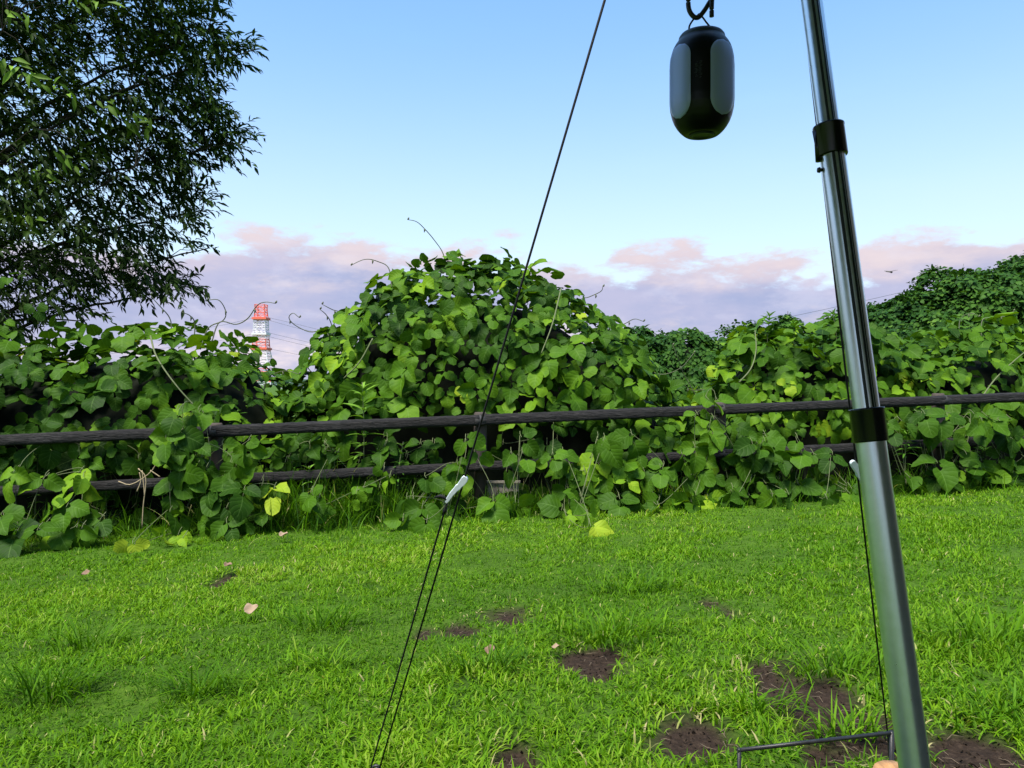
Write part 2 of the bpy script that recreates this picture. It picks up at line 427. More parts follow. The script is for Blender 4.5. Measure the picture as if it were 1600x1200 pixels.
def lawn():
    r = np.random.default_rng(3)
    out = []
    for y0, y1, dens in ((1.5, 2.5, 9000), (2.5, 3.3, 8500), (3.3, 4.3, 7000), (4.3, 5.4, 5200), (5.4, 7.4, 3600)):
        hw = .70 * y1 + .35
        n = int(dens * 2 * hw * (y1 - y0))
        nt = n // 5                                          # tufts of five
        x = r.uniform(-hw, hw, nt); y = r.uniform(y0, y1, nt)
        k = (y < fY(x) + .25) & (np.abs(x) < .70 * y + .35); x, y = x[k], y[k]
        x = np.repeat(x, 5) + r.normal(0, .016, 5 * len(x)); y = np.repeat(y, 5) + r.normal(0, .016, len(x))
        out.append(np.stack([x, y], -1))
    xy = np.vstack(out); x, y = xy[:, 0], xy[:, 1]
    sm = soil_mask(x, y)
    keep = r.uniform(size=len(x)) > sm * 1.05
    x, y, sm = x[keep], y[keep], sm[keep]
    p = np.stack([x, y, 0 * x], -1)
    a = noise3(p, 1.6, 0); b = noise3(p, 4.5, 1); c = noise3(p, 11, 2)
    near = np.clip((3.4 - y) / 1.6, 0, 1)
    coarse = np.clip(.35 + .45 * near + .35 * b + .45 * np.clip(x - .2, 0, 1) * near, 0, 1.3)
    L = (.022 + .027 * coarse + .009 * c) * r.uniform(.6, 1.5, len(x))
    L = np.clip(L, .018, .14)
    W = (.0032 + .0034 * coarse) * r.uniform(.7, 1.35, len(x)) * (1 + .13 * np.clip(y - 2.5, 0, 5))
    lean = np.clip(r.normal(1.0, .38, len(x)), .05, 1.62)
    tint = np.clip(0.61 + .12 * a + .11 * b + .08 * c + r.normal(0, .15, len(x)), .02, .91)
    dry = r.uniform(size=len(x)) < .02 + .10 * (sm > .05) + .03 * (a > .6); tint[dry] = r.uniform(.93, 1, dry.sum())
    P = np.stack([x, y, gz(x, y) - .004 - .018 * sm], -1)
    return blades(P, r.uniform(0, 6.283, len(x)), L, W, lean, tint, 3, r.normal(0, .5, len(x)))
V, Q, T = lawn()
obj('lawn_grass', mk_mesh('lawn_grass', V, Q, M_grass, tint=T, smooth=True), label='short bright green mown grass covering the ground', cat='grass', kind='stuff')
# taller rough grass along the foot of the fence
def verge():
    r = np.random.default_rng(4)
    n = 16000
    x = r.uniform(-4.9, 5.8, n); off = -np.abs(r.normal(0, .24, n)) + r.uniform(-.05, .45, n)
    dens = .5 + .5 * noise3(np.stack([x, 0 * x, 0 * x], -1), 2.2, 0) + .35 * np.exp(-((x + 1.75) / .7) ** 2) + .25 * np.exp(-((x + 3.6) / .7) ** 2)
    k = r.uniform(size=n) < np.clip(dens, .12, 1); x, off = x[k], off[k]
    n = len(x); y = fY(x) + off
    tall = .5 + .6 * np.exp(-((x + 1.7) / .9) ** 2) + .25 * np.exp(-((x + 3.8) / .7) ** 2)
    L = tall * r.uniform(.18, .52, n) * np.clip(1.05 + off * .7, .4, 1.1); W = r.uniform(.005, .011, n)
    lean = np.clip(r.normal(.8, .4, n), .1, 1.6)
    tint = np.clip(r.normal(.34, .16, n), 0, .85); dry = r.uniform(size=n) < .05; tint[dry] = .97
    return blades(np.stack([x, y, gz(x, y) - .01], -1), r.uniform(0, 6.283, n), L, W, lean, tint, 6, r.normal(0, .4, n))
V, Q, T = verge()
obj('tall_grass', mk_mesh('tall_grass', V, Q, M_grass, tint=T), label='taller rough dark green grass along the fence foot', cat='grass', kind='stuff')
# individual coarse tussocks in the lawn
TUS = [(75, 1090, 1.0, 'broad coarse grass tussock at the left edge of the lawn', .36, 150),
       (130, 1010, .8, 'loose pale grass tussock above the broad left edge tussock', .5, 90),
       (300, 1085, .75, 'dark grass tussock right of the broad left edge tussock', .40, 110),
       (500, 980, .8, 'bushy grass tussock right of the pale fallen leaf', .42, 110),
       (500, 1045, .6, 'straw tinged grass tussock below the fallen leaf', .62, 80),
       (960, 1000, 1.0, 'wide grass tussock arching over the small bare patch', .45, 150),
       (985, 925, .8, 'low grass tussock in mid lawn above the bare patches', .46, 100),
       (760, 1050, .75, 'bluish grass tussock beside the twin guy lines', .38, 110),
       (1310, 1050, .7, 'spiky grass tussock on the far rim of the largest bare patch', .45, 110),
       (1540, 1010, 1.1, 'large pale grass tussock right of the metal pole', .52, 150),
       (1560, 1120, .7, 'broad bladed grass tussock at the right edge near bare soil', .40, 70),
       (1180, 1110, .6, 'leafy grass tussock left of the largest bare patch', .55, 90),
       (1330, 1150, .6, 'grass tussock behind the thin black metal bar', .55, 90)]
rt = np.random.default_rng(11)
for px, py, s, lab, tn, nb in TUS:
    X, Y = ground_hit(px, py)
    q = np.clip(rt.normal(0, .06, (nb, 2)), -.11, .11) * s * np.array([rt.uniform(1.4, 2.4), rt.uniform(.6, 1.1)])
    P = np.stack([X + q[:, 0], Y + q[:, 1], gz(X + q[:, 0], Y + q[:, 1]) - .006], -1)
    az = np.arctan2(q[:, 1], q[:, 0] + rt.uniform(-.05, .05)) + rt.normal(0, 1.1, nb)
    Vv, Qq, Tt = blades(P, az, s * rt.uniform(.10, .25, nb), rt.uniform(.0045, .0085, nb), np.clip(rt.normal(.95, .3, nb), .2, 1.5),
                        np.clip(rt.normal(tn, .13, nb), .05, .97), 4, rt.normal(0, .4, nb))
    o = obj('grass_tussock', mk_mesh('grass_tussock', Vv - np.array([X, Y, float(gz(X, Y))]), Qq, M_grass, tint=Tt), label=lab, cat='grass tussock', group='coarse tussocks in the lawn')
    o.location = (X, Y, float(gz(X, Y)))
# crumbs and straw on the bare soil
straw = MB(); cr = MB(); rc = np.random.default_rng(5)
for (X, Y, a, b), w in zip(PATCH, (160, 30, 70, 60, 30, 20, 40, 15, 10, 90, 60, 8, 8, 40, 20, 30)):
    for _ in range(w):
        t, q = rc.uniform(0, 6.283), math.sqrt(rc.uniform())
        x, y = X + a * q * math.cos(t), Y + b * q * math.sin(t); s = rc.uniform(.003, .010)
        A = nrm(rc.normal(size=(3, 3))); cr.box((x, y, float(gz(x, y)) - .018 + s * .2), (s, s * .8, s * .7), A)
for (X, Y, a, b), w in zip(PATCH, (34, 7, 14, 14, 12, 6, 9, 3, 3, 18, 14, 2, 2, 10, 7, 8)):
    for _ in range(w):
        t, q = rc.uniform(0, 6.283), math.sqrt(rc.uniform()) * 1.1
        x, y = X + a * q * math.cos(t), Y + b * q * math.sin(t); aa = rc.uniform(0, 6.283); L_ = rc.uniform(.008, .035); z_ = float(gz(x, y)) - .012
        straw.tube([[x, y, z_], [x + L_ * math.cos(aa), y + L_ * math.sin(aa), z_ + rc.uniform(0, .008)], [x + 1.8 * L_ * math.cos(aa + .4), y + 1.8 * L_ * math.sin(aa + .4), z_]], .0009, 4)
obj('straw_bits', straw.mesh('straw_bits', M_straw), label='pale dry grass bits strewn on the bare soil', cat='straw', kind='stuff')
obj('soil_crumbs', cr.mesh('soil_crumbs', M_crumb, False), label='small dark soil crumbs on the bare patches', cat='soil', kind='stuff')

# ------------------------------------------------------------------ leaf shapes
def leaf_grid(prof, rows, cols, fold, droop, wave, heart, seed, notch=0.):
    r = np.random.default_rng(seed)
    v = np.linspace(0, 1, rows + 1); u = np.linspace(-1, 1, cols + 1)
    w = np.interp(v, [p[0] for p in prof], [p[1] for p in prof]) * (1 + r.normal(0, .03, rows + 1))
    U, Vv = np.meshgrid(u, v)
    X = U * w[:, None] * (1 + .05 * r.normal())
    Yy = Vv - heart * np.abs(U) ** 2 * (1 - Vv) ** 2 + .05 * np.abs(U) * np.sin(Vv * 9 + seed)
    if cols >= 4: X = X + .02 * np.sin(Vv * 17 + seed) * (np.abs(U) == 1) * np.sign(U)
    Z = fold * np.abs(X) - droop * Yy ** 2 + wave * np.sin(Yy * 7 + 3 * X + seed) * (np.abs(U)) + .3 * droop * Yy
    V = np.stack([X, Yy, Z], -1).reshape(-1, 3)
    n = cols + 1; i, j = np.meshgrid(np.arange(rows), np.arange(cols), indexing='ij')
    Q = np.stack([i * n + j, i * n + j + 1, (i + 1) * n + j + 1, (i + 1) * n + j], -1).reshape(-1, 4)
    return V, Q, np.stack([U / 2 + .5, Vv], -1).reshape(-1, 2)
P_OV = [(0, .12), (.06, .30), (.18, .44), (.33, .49), (.47, .45), (.62, .40), (.77, .30), (.89, .17), (.96, .07), (1, .01)]
P_LOB = [(0, .12), (.06, .30), (.18, .42), (.32, .47), (.45, .50), (.54, .42), (.66, .36), (.8, .27), (.91, .14), (.97, .05), (1, .01)]
P_RND = [(0, .14), (.06, .34), (.18, .47), (.35, .53), (.55, .50), (.72, .43), (.85, .30), (.94, .16), (1, .02)]
KL = [leaf_grid([P_OV, P_LOB, P_RND][k % 3], 8, 4, [.10, .30, -.12, .22, .45, .05, .18, -.2, .6][k], [.18, .32, .45, .12, .25, .55, .3, .2, .4][k],
                [.05, .03, .06, .08, .04, .05, .09, .04, .05][k], [.12, .2, .16][k % 3], k + 1) for k in range(9)]
KL_me = [mk_mesh('kudzu_leaflet', V, Q, M_leaf_o, uv=uv) for V, Q, uv in KL]
KF = [leaf_grid([(0, .15), (.35, .48), (.75, .28), (1, .01)], 3, 2, f, d, 0, .1, 3) for f, d in ((.25, .3), (.1, .45), (.4, .2))]
TL = [leaf_grid([(0, .03), (.35, .17), (.7, .13), (1, .005)], 3, 2, f, d, 0, 0, 5) for f, d in ((.5, .25), (.3, .4), (.6, .1))]
TL_me = [mk_mesh('tree_leaflet', V, Q, M_tree_o, uv=uv) for V, Q, uv in TL]
WL = [leaf_grid([(0, .03), (.3, .11), (.65, .09), (1, .004)], 4, 2, .4, .35, 0, 0, 6)]
def frame(d, n):
    d = nrm(d); x = nrm(np.cross(d, n)); n = np.cross(x, d)
    return np.stack([x, d, n], -1)                          # columns
def bake(shapes, var, pos, M, s, tint):
    VV, QQ, UU, TT, off = [], [], [], [], 0
    for k, (V, Q, uv) in enumerate(shapes):
        w = np.where(var == k)[0]
        if not len(w): continue
        A = np.einsum('nij,vj->nvi', M[w], V) * s[w][:, None, None] + pos[w][:, None]
        VV.append(A.reshape(-1, 3)); QQ.append((Q[None] + (np.arange(len(w)) * len(V))[:, None, None]).reshape(-1, 4) + off)
        UU.append(np.tile(uv, (len(w), 1))); TT.append(np.repeat(tint[w], len(V))); off += len(w) * len(V)
    return np.vstack(VV), np.vstack(QQ), np.vstack(UU), np.concatenate(TT)
def leaf_objects(parent, meshes, var, pos, M, s, tint, name='leaf'):
    base = np.array(parent.location)
    for k in range(len(pos)):
        o = bpy.data.objects.new(name, meshes[var[k]]); COL.objects.link(o); o.parent = parent
        mm = Matrix.Identity(4); A = M[k] * s[k]
        for a in range(3):
            for b in range(3): mm[a][b] = float(A[a, b])
            mm[a][3] = float(pos[k, a] - base[a])
        o.matrix_basis = mm; o.color = (float(np.clip(tint[k], 0, 1)), 0, 0, 1)
def rot_about(d, axis, ang):
    c, s = np.cos(ang)[:, None], np.sin(ang)[:, None]
    return d * c + np.cross(axis, d) * s + axis * (axis * d).sum(-1, keepdims=True) * (1 - c)
def trifoliate(P, D, N, size, tint, r, young=.0):
    """three leaflets on each node"""
    D = nrm(D); N = nrm(N - D * (N * D).sum(-1, keepdims=True)); n = len(P)
    pos, M, s, ti = [], [], [], []
    for k, (ang, sc, sh) in enumerate(((0, 1.0, .42), (1.25, .88, .06), (-1.25, .88, .06))):
        d = rot_about(D, N, np.full(n, ang) + r.normal(0, .18, n))
        nn = nrm(N + r.normal(0, .28, (n, 3))); d = nrm(d + r.normal(0, .12, (n, 3)) + np.array([0, 0, -.12]))
        pos.append(P + D * (sh * size)[:, None] + d * .03); M.append(frame(d, nn)); s.append(size * sc * r.uniform(.85, 1.1, n)); ti.append(tint + r.normal(0, .05, n))
    return np.vstack(pos), np.concatenate(M), np.concatenate(s), np.concatenate(ti)

# ------------------------------------------------------------------ vine mounds
def make_mound(name, cat, label, outline, Yc, Ry, nodes, nobj, size=(.08, .185), tint0=.40, seed=1, far=False, group=None, tendrils=(), stems=(), vmax=.72, extra=None, bump=.075, freq=2.6, yslope=0., inset=.33):
    r = np.random.default_rng(seed)
    k_ = np.array([(px - 800) / F for px, py in outline]); xm = (k_ * Yc).mean()
    yo = (Yc - yslope * xm) / (1 - yslope * k_)              # crest distance at each outline point
    ox = k_ * yo; oz = np.array([CAMZ - (py - 600) / F * y for (px, py), y in zip(outline, yo)]) - (.09 if not far else .10)
    def S(X, v, inset=0., disp=True):
        yc = Yc + yslope * (X - xm)
        zt = np.interp(X, ox, oz); g = gz(X, yc)
        y = yc - (Ry - inset) * np.cos(np.pi * v); z = g + np.maximum(zt - g - inset, .2) * np.sin(np.pi * np.clip(v, .0, 1)) ** .6
        P = np.stack([X, y, z], -1)
        return P
    def full(X, v, inset=0.):
        P = S(X, v, inset); e = 1e-2
        Tu = S(X + e, v, inset) - S(X - e, v, inset); Tv = S(X, v + e / 2, inset) - S(X, v - e / 2, inset)
        N = nrm(np.cross(Tu, Tv))
        b = noise3(P, freq, 0) * bump + noise3(P, freq * 2.3, 1) * bump * .45
        return P + N * b[:, None], N, nrm(-Tv)
    x0, x1 = ox[0], ox[-1]
    # spread the leaf nodes evenly over the surface
    K = nodes * 7; X = r.uniform(x0, x1, K); v = r.uniform(.02 if far else .055, vmax, K); e_ = 4e-3
    ar = np.linalg.norm(np.cross((S(X + e_, v) - S(X - e_, v)) / (2 * e_), (S(X, v + e_) - S(X, np.maximum(v - e_, .001))) / (2 * e_)), axis=1)
    area = ar.mean() * (x1 - x0) * vmax
    k = r.uniform(size=K) < ar / np.quantile(ar, .97); X, v = X[k], v[k]
    P, N, Td = full(X, v)
    if not far:
        rad2 = area / nodes * .52; sel = []; got = np.empty((0, 3))
        for q in range(len(P)):
            if len(got) == 0 or ((got - P[q]) ** 2).sum(1).min() > rad2:
                sel.append(q); got = np.vstack([got, P[q]])
            if len(sel) >= nodes: break
    else: sel = np.arange(min(nodes, len(P)))
    X, v, P, N, Td = X[sel], v[sel], P[sel], N[sel], Td[sel]; nodes = len(sel)
    off = (.10 - .30 * r.uniform(size=nodes) ** 1.3) * (size[1] / .2) ** .5
    P = P + N * off[:, None]
    D = nrm(Td * .85 + N * .30 + r.normal(0, .36, (nodes, 3)) + np.array([0, -.1, -.25]))
    Nn = nrm(N * .7 + np.array([0, -.25, .60]) + r.normal(0, .34, (nodes, 3)))
    sz = r.uniform(size[0], size[1], nodes) * (1 - .25 * (v > .55))
    tint = tint0 + .12 + r.normal(0, .13, nodes) + .14 * noise3(P, 1.4, 2)
    yng = r.uniform(size=nodes) < .07; tint[yng] += .22
    if extra is not None:
        eP, eD, eN, eS, eT = extra
        P, D, Nn, sz, tint, off = np.vstack([P, eP]), np.vstack([D, eD]), np.vstack([Nn, eN]), np.r_[sz, eS], np.r_[tint, eT], np.r_[off, np.full(len(eS), .06)]
    pos, M, s, ti = trifoliate(P, D, Nn, sz, tint, r)
    gp = gz(pos[:, 0], pos[:, 1]); pos[:, 2] = np.maximum(pos[:, 2], gp + .06)
    ti = np.clip(ti, 0, 1)
    root = thing(name, (ox.mean(), Yc, float(gz(ox.mean(), Yc))), label, cat, group)
    # near-black inner shell, its colour standing for deep shade between the leaves
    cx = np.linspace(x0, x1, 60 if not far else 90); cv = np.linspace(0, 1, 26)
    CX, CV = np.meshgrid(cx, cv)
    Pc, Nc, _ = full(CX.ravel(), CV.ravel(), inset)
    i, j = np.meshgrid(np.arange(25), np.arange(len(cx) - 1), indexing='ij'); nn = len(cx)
    obj('shade_core', mk_mesh('shade_core', Pc, np.stack([i * nn + j, i * nn + j + 1, (i + 1) * nn + j + 1, (i + 1) * nn + j], -1).reshape(-1, 4), M_core), root)
    var = r.integers(0, 3 if far else 9, len(pos))
    offs = np.tile(off, 3)
    pxs = 800 + F * pos[:, 0] / pos[:, 1]
    face = -(M[:, :, 2] * nrm(pos - np.array([0, 0, CAMZ]))).sum(-1)
    score = s / pos[:, 1] * (.35 + np.abs(face)) + offs * .12 / pos[:, 1] * 3
    score[(pxs < -10) | (pxs > 1610)] = -9
    order = np.argsort(-score); a, b = order[:nobj], order[nobj:]
    if nobj: leaf_objects(root, KL_me, var[a], pos[a], M[a], s[a], ti[a])
    shapes, mat = (KF, M_far) if far else (KL, M_leaf_a)
    V, Q, U, T = bake(shapes, var[b], pos[b], M[b], s[b], ti[b])
    obj('leaf_mass', mk_mesh('leaf_mass', V, Q, mat, tint=T, uv=U), root, kind='stuff')
    for pl, dy in tendrils:
        pl = [(pl[0][0] + (pl[0][0] - pl[1][0]) * .4, pl[0][1] + 34)] + list(pl)
        t = spline([ray_pt(px, py, Yc + dy) for px, py in pl], 30)
        t[:, 1] += .06 * np.sin(np.linspace(0, 5, 30))
        mb = MB(); mb.tube(t, np.linspace(.0062, .0034, 30), 6)
        e = t[-1]; mb.tube([e, e + [.01, 0, .012], e + [.016, 0, .026]], [.006, .010, .002], 6)
        kk = t[18]; mb.tube([kk, kk + [.006, 0, -.02], kk + [.0, 0, -.045]], [.004, .010, .002], 6)
        obj('tendril', mb.mesh('tendril', M_tendril), root)
    for pl in stems:
        pts = []
        for px, py in pl:                                    # lay the stem on the mound's front
            Yq = Yc
            vv = np.linspace(.02, .6, 200); Xa = (px - 800) / F * (Yc - Ry * .6)
            Pq, Nq, _ = full(np.full(200, Xa), vv); pyy = 600 - F * (Pq[:, 2] - CAMZ) / Pq[:, 1]
            q = np.argmin(np.abs(pyy - py)); pts.append(Pq[q] + Nq[q] * .13)
        mb = MB(); mb.tube(spline(pts, 24), np.linspace(.008, .005, 24), 6); obj('stem', mb.mesh('stem', M_stem), root)
    return root

# large single leaves climbing the tree side at the far left
re = np.random.default_rng(21)
ep = [(20, 525), (55, 475), (5, 500), (45, 550), (12, 430)]
eP = np.array([ray_pt(px, py, 6.7 + re.uniform(-.2, .3)) for px, py in ep]); ne = len(ep)
extraL = (eP, nrm(np.tile([.2, -.35, -.8], (ne, 1)) + re.normal(0, .25, (ne, 3))), nrm(np.tile([.1, -.8, .5], (ne, 1)) + re.normal(0, .2, (ne, 3))), re.uniform(.09, .13, ne), re.uniform(.3, .6, ne))
make_mound('kudzu_mound', 'vine mound', 'low broad mound of kudzu leaves left of the red and white pylon',
    [(-260, 560), (-60, 560), (0, 545), (40, 528), (90, 518), (150, 512), (200, 502), (240, 506), (270, 494), (300, 500), (340, 506), (370, 518), (395, 536), (418, 560), (436, 592), (455, 612), (500, 622)],
    7.25, 1.12, 540, 300, inset=.24, seed=1, tint0=.40, yslope=.13, extra=extraL, group='kudzu mounds behind the fence',
    tendrils=[([(322, 512), (345, 500), (352, 486), (345, 470), (328, 470)], -.2), ([(340, 503), (365, 506), (385, 497), (402, 478), (417, 473), (433, 475)], -.2),
              ([(262, 500), (252, 480), (240, 462)], -.2), ([(415, 592), (432, 582), (452, 580), (470, 585)], -.1), ([(300, 505), (297, 493), (288, 489)], -.2)],
    stems=[[(225, 545), (258, 575), (300, 620), (355, 675)], [(0, 645), (25, 662)]])
make_mound('kudzu_mound', 'vine mound', 'tallest dome shaped kudzu mound behind the middle of the fence',
    [(435, 618), (465, 612), (490, 592), (505, 555), (525, 522), (555, 492), (590, 462), (612, 428), (645, 418), (680, 408), (712, 398), (745, 408), (790, 418), (830, 432), (870, 448), (905, 468), (940, 495), (970, 530), (992, 565), (1012, 595), (1040, 618), (1080, 640)],
    8.25, 1.45, 930, 300, seed=2, tint0=.43, group='kudzu mounds behind the fence',
    tendrils=[([(692, 396), (678, 374), (664, 358), (652, 348), (638, 345)], 0), ([(606, 418), (590, 408), (572, 406), (550, 416)], -.1), ([(905, 470), (922, 463), (938, 456), (941, 449)], 0),
              ([(955, 508), (975, 506), (990, 499), (1004, 503)], 0), ([(508, 517), (482, 518), (460, 508), (452, 497), (460, 490), (470, 497)], -.2), ([(540, 492), (520, 484), (505, 476)], -.2), ([(516, 508), (510, 492), (502, 484)], -.2), ([(490, 590), (484, 578), (480, 568)], -.2),
              ([(985, 560), (1010, 575), (1035, 585), (1062, 575), (1082, 552)], -.3)],
    stems=[[(600, 540), (585, 575), (560, 600)], [(870, 470), (855, 520), (840, 560)]])
make_mound('kudzu_mound', 'vine mound', 'kudzu mound behind the fence just left of the metal pole',
    [(1060, 640), (1095, 618), (1115, 590), (1135, 560), (1150, 535), (1165, 512), (1190, 505), (1225, 508), (1260, 505), (1295, 494), (1330, 510), (1360, 530), (1385, 560), (1400, 590), (1420, 612)],
    8.15, 1.0, 390, 290, seed=3, tint0=.50, group='kudzu mounds behind the fence', yslope=.13,
    tendrils=[([(1090, 620), (1070, 585), (1058, 560), (1049, 540)], -.3), ([(1110, 612), (1082, 610), (1068, 602), (1056, 598)], -.3)],
    stems=[[(1155, 610), (1172, 588), (1185, 560), (1192, 535)]])
make_mound('kudzu_mound', 'vine mound', 'kudzu mound behind the fence right of the metal pole',
    [(1360, 590), (1385, 560), (1400, 540), (1420, 525), (1450, 506), (1480, 496), (1510, 500), (1540, 498), (1575, 510), (1600, 535), (1640, 540), (1720, 530), (1820, 540)],
    8.45, .95, 450, 290, seed=4, tint0=.47, group='kudzu mounds behind the fence', yslope=.13,
    tendrils=[([(1540, 500), (1556, 496), (1572, 494), (1578, 487)], -.2), ([(1505, 500), (1515, 490), (1524, 496)], -.1)],
    stems=[[(1478, 630), (1510, 600), (1545, 575), (1598, 555)], [(1390, 568), (1420, 550), (1450, 540)]])
# thickets of vine covered trees farther back
make_mound('vine_covered_thicket', 'thicket', 'dark tree thicket smothered in vines right of the tall mound',
    [(930, 545), (955, 530), (978, 522), (1000, 512), (1012, 520), (1025, 522), (1040, 507), (1058, 520), (1072, 531), (1090, 526), (1110, 524), (1132, 532), (1142, 512), (1155, 504), (1168, 514), (1185, 520), (1230, 516), (1270, 520), (1330, 530), (1400, 560)],
    24, 3.2, 9500, 0, size=(.11, .17), seed=5, tint0=.36, far=True, vmax=.62, bump=.50, freq=1.5)
make_mound('vine_covered_thicket', 'thicket', 'high thicket smothered in vines rising behind the metal pole at right',
    [(1270, 560), (1320, 520), (1350, 492), (1372, 488), (1392, 462), (1412, 460), (1430, 452), (1448, 442), (1458, 428), (1478, 424), (1510, 428), (1524, 440), (1545, 430), (1570, 418), (1590, 410), (1620, 396), (1700, 380), (1800, 380)],
    15.5, 2.4, 11000, 0, size=(.075, .125), seed=6, tint0=.42, far=True, vmax=.62, bump=.30, freq=2.0)

# ------------------------------------------------------------------ fence
z_top = lambda x: .682 + (x + 3.98) * .03654
z_low = lambda x: .289 + (x + 3.98) * .03665
FD = nrm(np.array([1, .1326, .0366]))
fence = thing('rail_fence', (0, 6.5, float(gz(0, 6.5))), 'dark weathered two rail timber fence running across in front of the vines', 'fence')
rf = np.random.default_rng(8)
posts = [-6.67, -4.55, -2.42, -.27, 1.85, 3.95, 6.07]
def rail(xa, xb, zf, rad):
    m = 90; xs = np.linspace(xa, xb, m); sides = 26
    P = np.stack([xs, fY(xs), zf(xs)], -1) + rf.normal(0, .0008, (m, 3))
    A = nrm(np.cross(FD, [0, 0, 1.])); B = np.cross(A, FD) * -1
    th = np.linspace(0, 2 * np.pi, sides, endpoint=False)
    # flattened log: a little squared, with bark ridges along it
    pr = 1 / (np.abs(np.cos(th)) ** 3.2 + np.abs(np.sin(th)) ** 3.2) ** (1 / 3.2)
    ridge = rf.normal(0, .035, sides)
    rr = rad * pr[None] * (1 + ridge[None] + .05 * noise3(np.stack(np.broadcast_arrays(xs[:, None] * 5, th[None] * 6, 0 * th[None] + xa), -1), 1.2, 0) + rf.normal(0, .018, (m, sides)))
    V = P[:, None] + rr[..., None] * (np.cos(th)[None, :, None] * A + np.sin(th)[None, :, None] * np.array([0, 0, 1.]))
    V = np.concatenate([P[:1][:, None].repeat(sides, 1), V, P[-1:][:, None].repeat(sides, 1)])
    i, j = np.meshgrid(np.arange(m + 1), np.arange(sides), indexing='ij'); j2 = (j + 1) % sides
    return mk_mesh('rail', V.reshape(-1, 3), np.stack([i * sides + j, (i + 1) * sides + j, (i + 1) * sides + j2, i * sides + j2], -1).reshape(-1, 4), M_fence)
for a, b in zip(posts[:-1], posts[1:]):
    obj('rail', rail(a + .008, b - .008, z_top, .043), fence)
    obj('rail', rail(a + .008, b - .008, z_low, .040), fence)
for x in posts:
    y = float(fY(x)) + .095; g = float(gz(x, y)) - .15; zt = float(z_top(x)) + .062
    mb = MB(); mb.tube([[x, y, g], [x, y, zt - .012], [x, y, zt]], [.055, .055, .045], 16)
    po = obj('post', mb.mesh('post', M_postwood), fence)
    for zf in (z_top, z_low):
        jb = MB(); jb.tube([np.array([x, fY(x), zf(x)]) - FD * .045, np.array([x, fY(x), zf(x)]) + FD * .045], .0445 if zf is z_top else .0415, 18)
        obj('joint_band', jb.mesh('joint_band', M_fence_band), po)
# weathered board low behind the leaves
c = np.array([(786 - 800) / F * 6.68, 6.68, CAMZ - (775 - 600) / F * 6.68])
bw, zt = .27, CAMZ - (754 - 600) / F * 6.68
g0 = float(gz(c[0], 6.68))
bd = thing('weathered_board', (c[0], 6.68, g0), 'weathered grey wooden board standing low below the fence post', 'board')
for k in range(3):
    mb = MB(); mb.box((c[0] - .09 + k * .091, 6.68 + .003 * k, (g0 - .05 + zt) / 2), (.088, .028, zt - g0 + .05)); obj('plank', mb.mesh('plank', M_board, False), bd)
mb = MB(); mb.box((c[0], 6.672, zt + .008), (.30, .055, .016)); obj('cap_strip', mb.mesh('cap_strip', M_board, False), bd)

# ------------------------------------------------------------------ vines hanging over and in front of the fence
def vine(label, areas, seed, size=(.12, .19), dy=0., group='kudzu vines hanging on the fence'):
    r = np.random.default_rng(seed); P, T, Sz, st = [], [], [], []
    for (px, py, rx, ry, n, tn) in areas:
        for _ in range(n):
            t, q = r.uniform(0, 6.283), math.sqrt(r.uniform())
            x, y = px + rx * q * math.cos(t), py + ry * q * math.sin(t)
            Y = 6.3
            for _k in range(3): Y = float(fY((x - 800) / F * Y)) - .10
            Y += dy - (r.uniform(.0, .22) + max(0, (y - 740) / 300) * (dy == 0))
            p = ray_pt(x, y, Y); g = float(gz(p[0], p[1])) + .05
            if p[2] < g:
                X, Yg = ground_hit(x, max(y, 700)); p = np.array([X, Yg, float(gz(X, Yg)) + r.uniform(.05, .12)])
            P.append(p); T.append(tn - (.09 if tn < .8 else 0) + r.normal(0, .10)); Sz.append(r.uniform(*size))
    P, T, Sz = np.array(P), np.array(T), np.array(Sz); n = len(P)
    D = nrm(np.tile([0, -.45, -.75], (n, 1)) + r.normal(0, .42, (n, 3)))
    N = nrm(np.tile([0, -.75, .75], (n, 1)) + r.normal(0, .30, (n, 3)))
    pos, M, s, ti = trifoliate(P, D, N, Sz, T, r)
    keep = r.uniform(size=len(pos)) < .74; pos, M, s, ti = pos[keep], M[keep], s[keep], ti[keep]
    pos[:, 2] = np.maximum(pos[:, 2], gz(pos[:, 0], pos[:, 1]) + .05)
    c = P.mean(0)
    root = thing('kudzu_vine', (c[0], c[1], float(gz(c[0], c[1]))), label, 'vine', group)
    leaf_objects(root, KL_me, r.integers(0, 9, len(pos)), pos, M, s, ti)
    mb = MB()                                               # runners linking the leaves
    order = np.argsort(P[:, 0] + r.normal(0, .12, n))
    runs = np.array_split(order, max(1, n // 14))
    for w in runs:
        if len(w) < 2: continue
        pts = P[w] + [0, .05, 0]
        pts = np.vstack([[pts[0][0] + .03, float(fY(pts[0][0])) + .12, min(float(z_top(pts[0][0])), pts[0][2] + .25)], pts])
        mb.tube(spline(pts, 6 * len(pts)), .0026, 5)
    for k in range(n):
        mb.tube([P[k] + [0, .06, .03], P[k] + [0, .02, .012], P[k] + D[k] * .02], [.003, .0026, .002], 5, cap=False)
    obj('stem', mb.mesh('stem', M_stem), root)
    return root
vine('low kudzu runner with bright leaves at the left edge below the lower rail', [(60, 745, 45, 20, 3, .72), (105, 755, 40, 30, 4, .82), (25, 815, 40, 20, 4, .42), (130, 810, 60, 25, 7, .62), (110, 845, 12, 8, 1, .85)], 31)
vine('small yellow leaved kudzu sprig lying on the grass below the left rails', [(270, 840, 22, 12, 3, .92), (210, 862, 14, 5, 1, .97)], 32, size=(.09, .12))
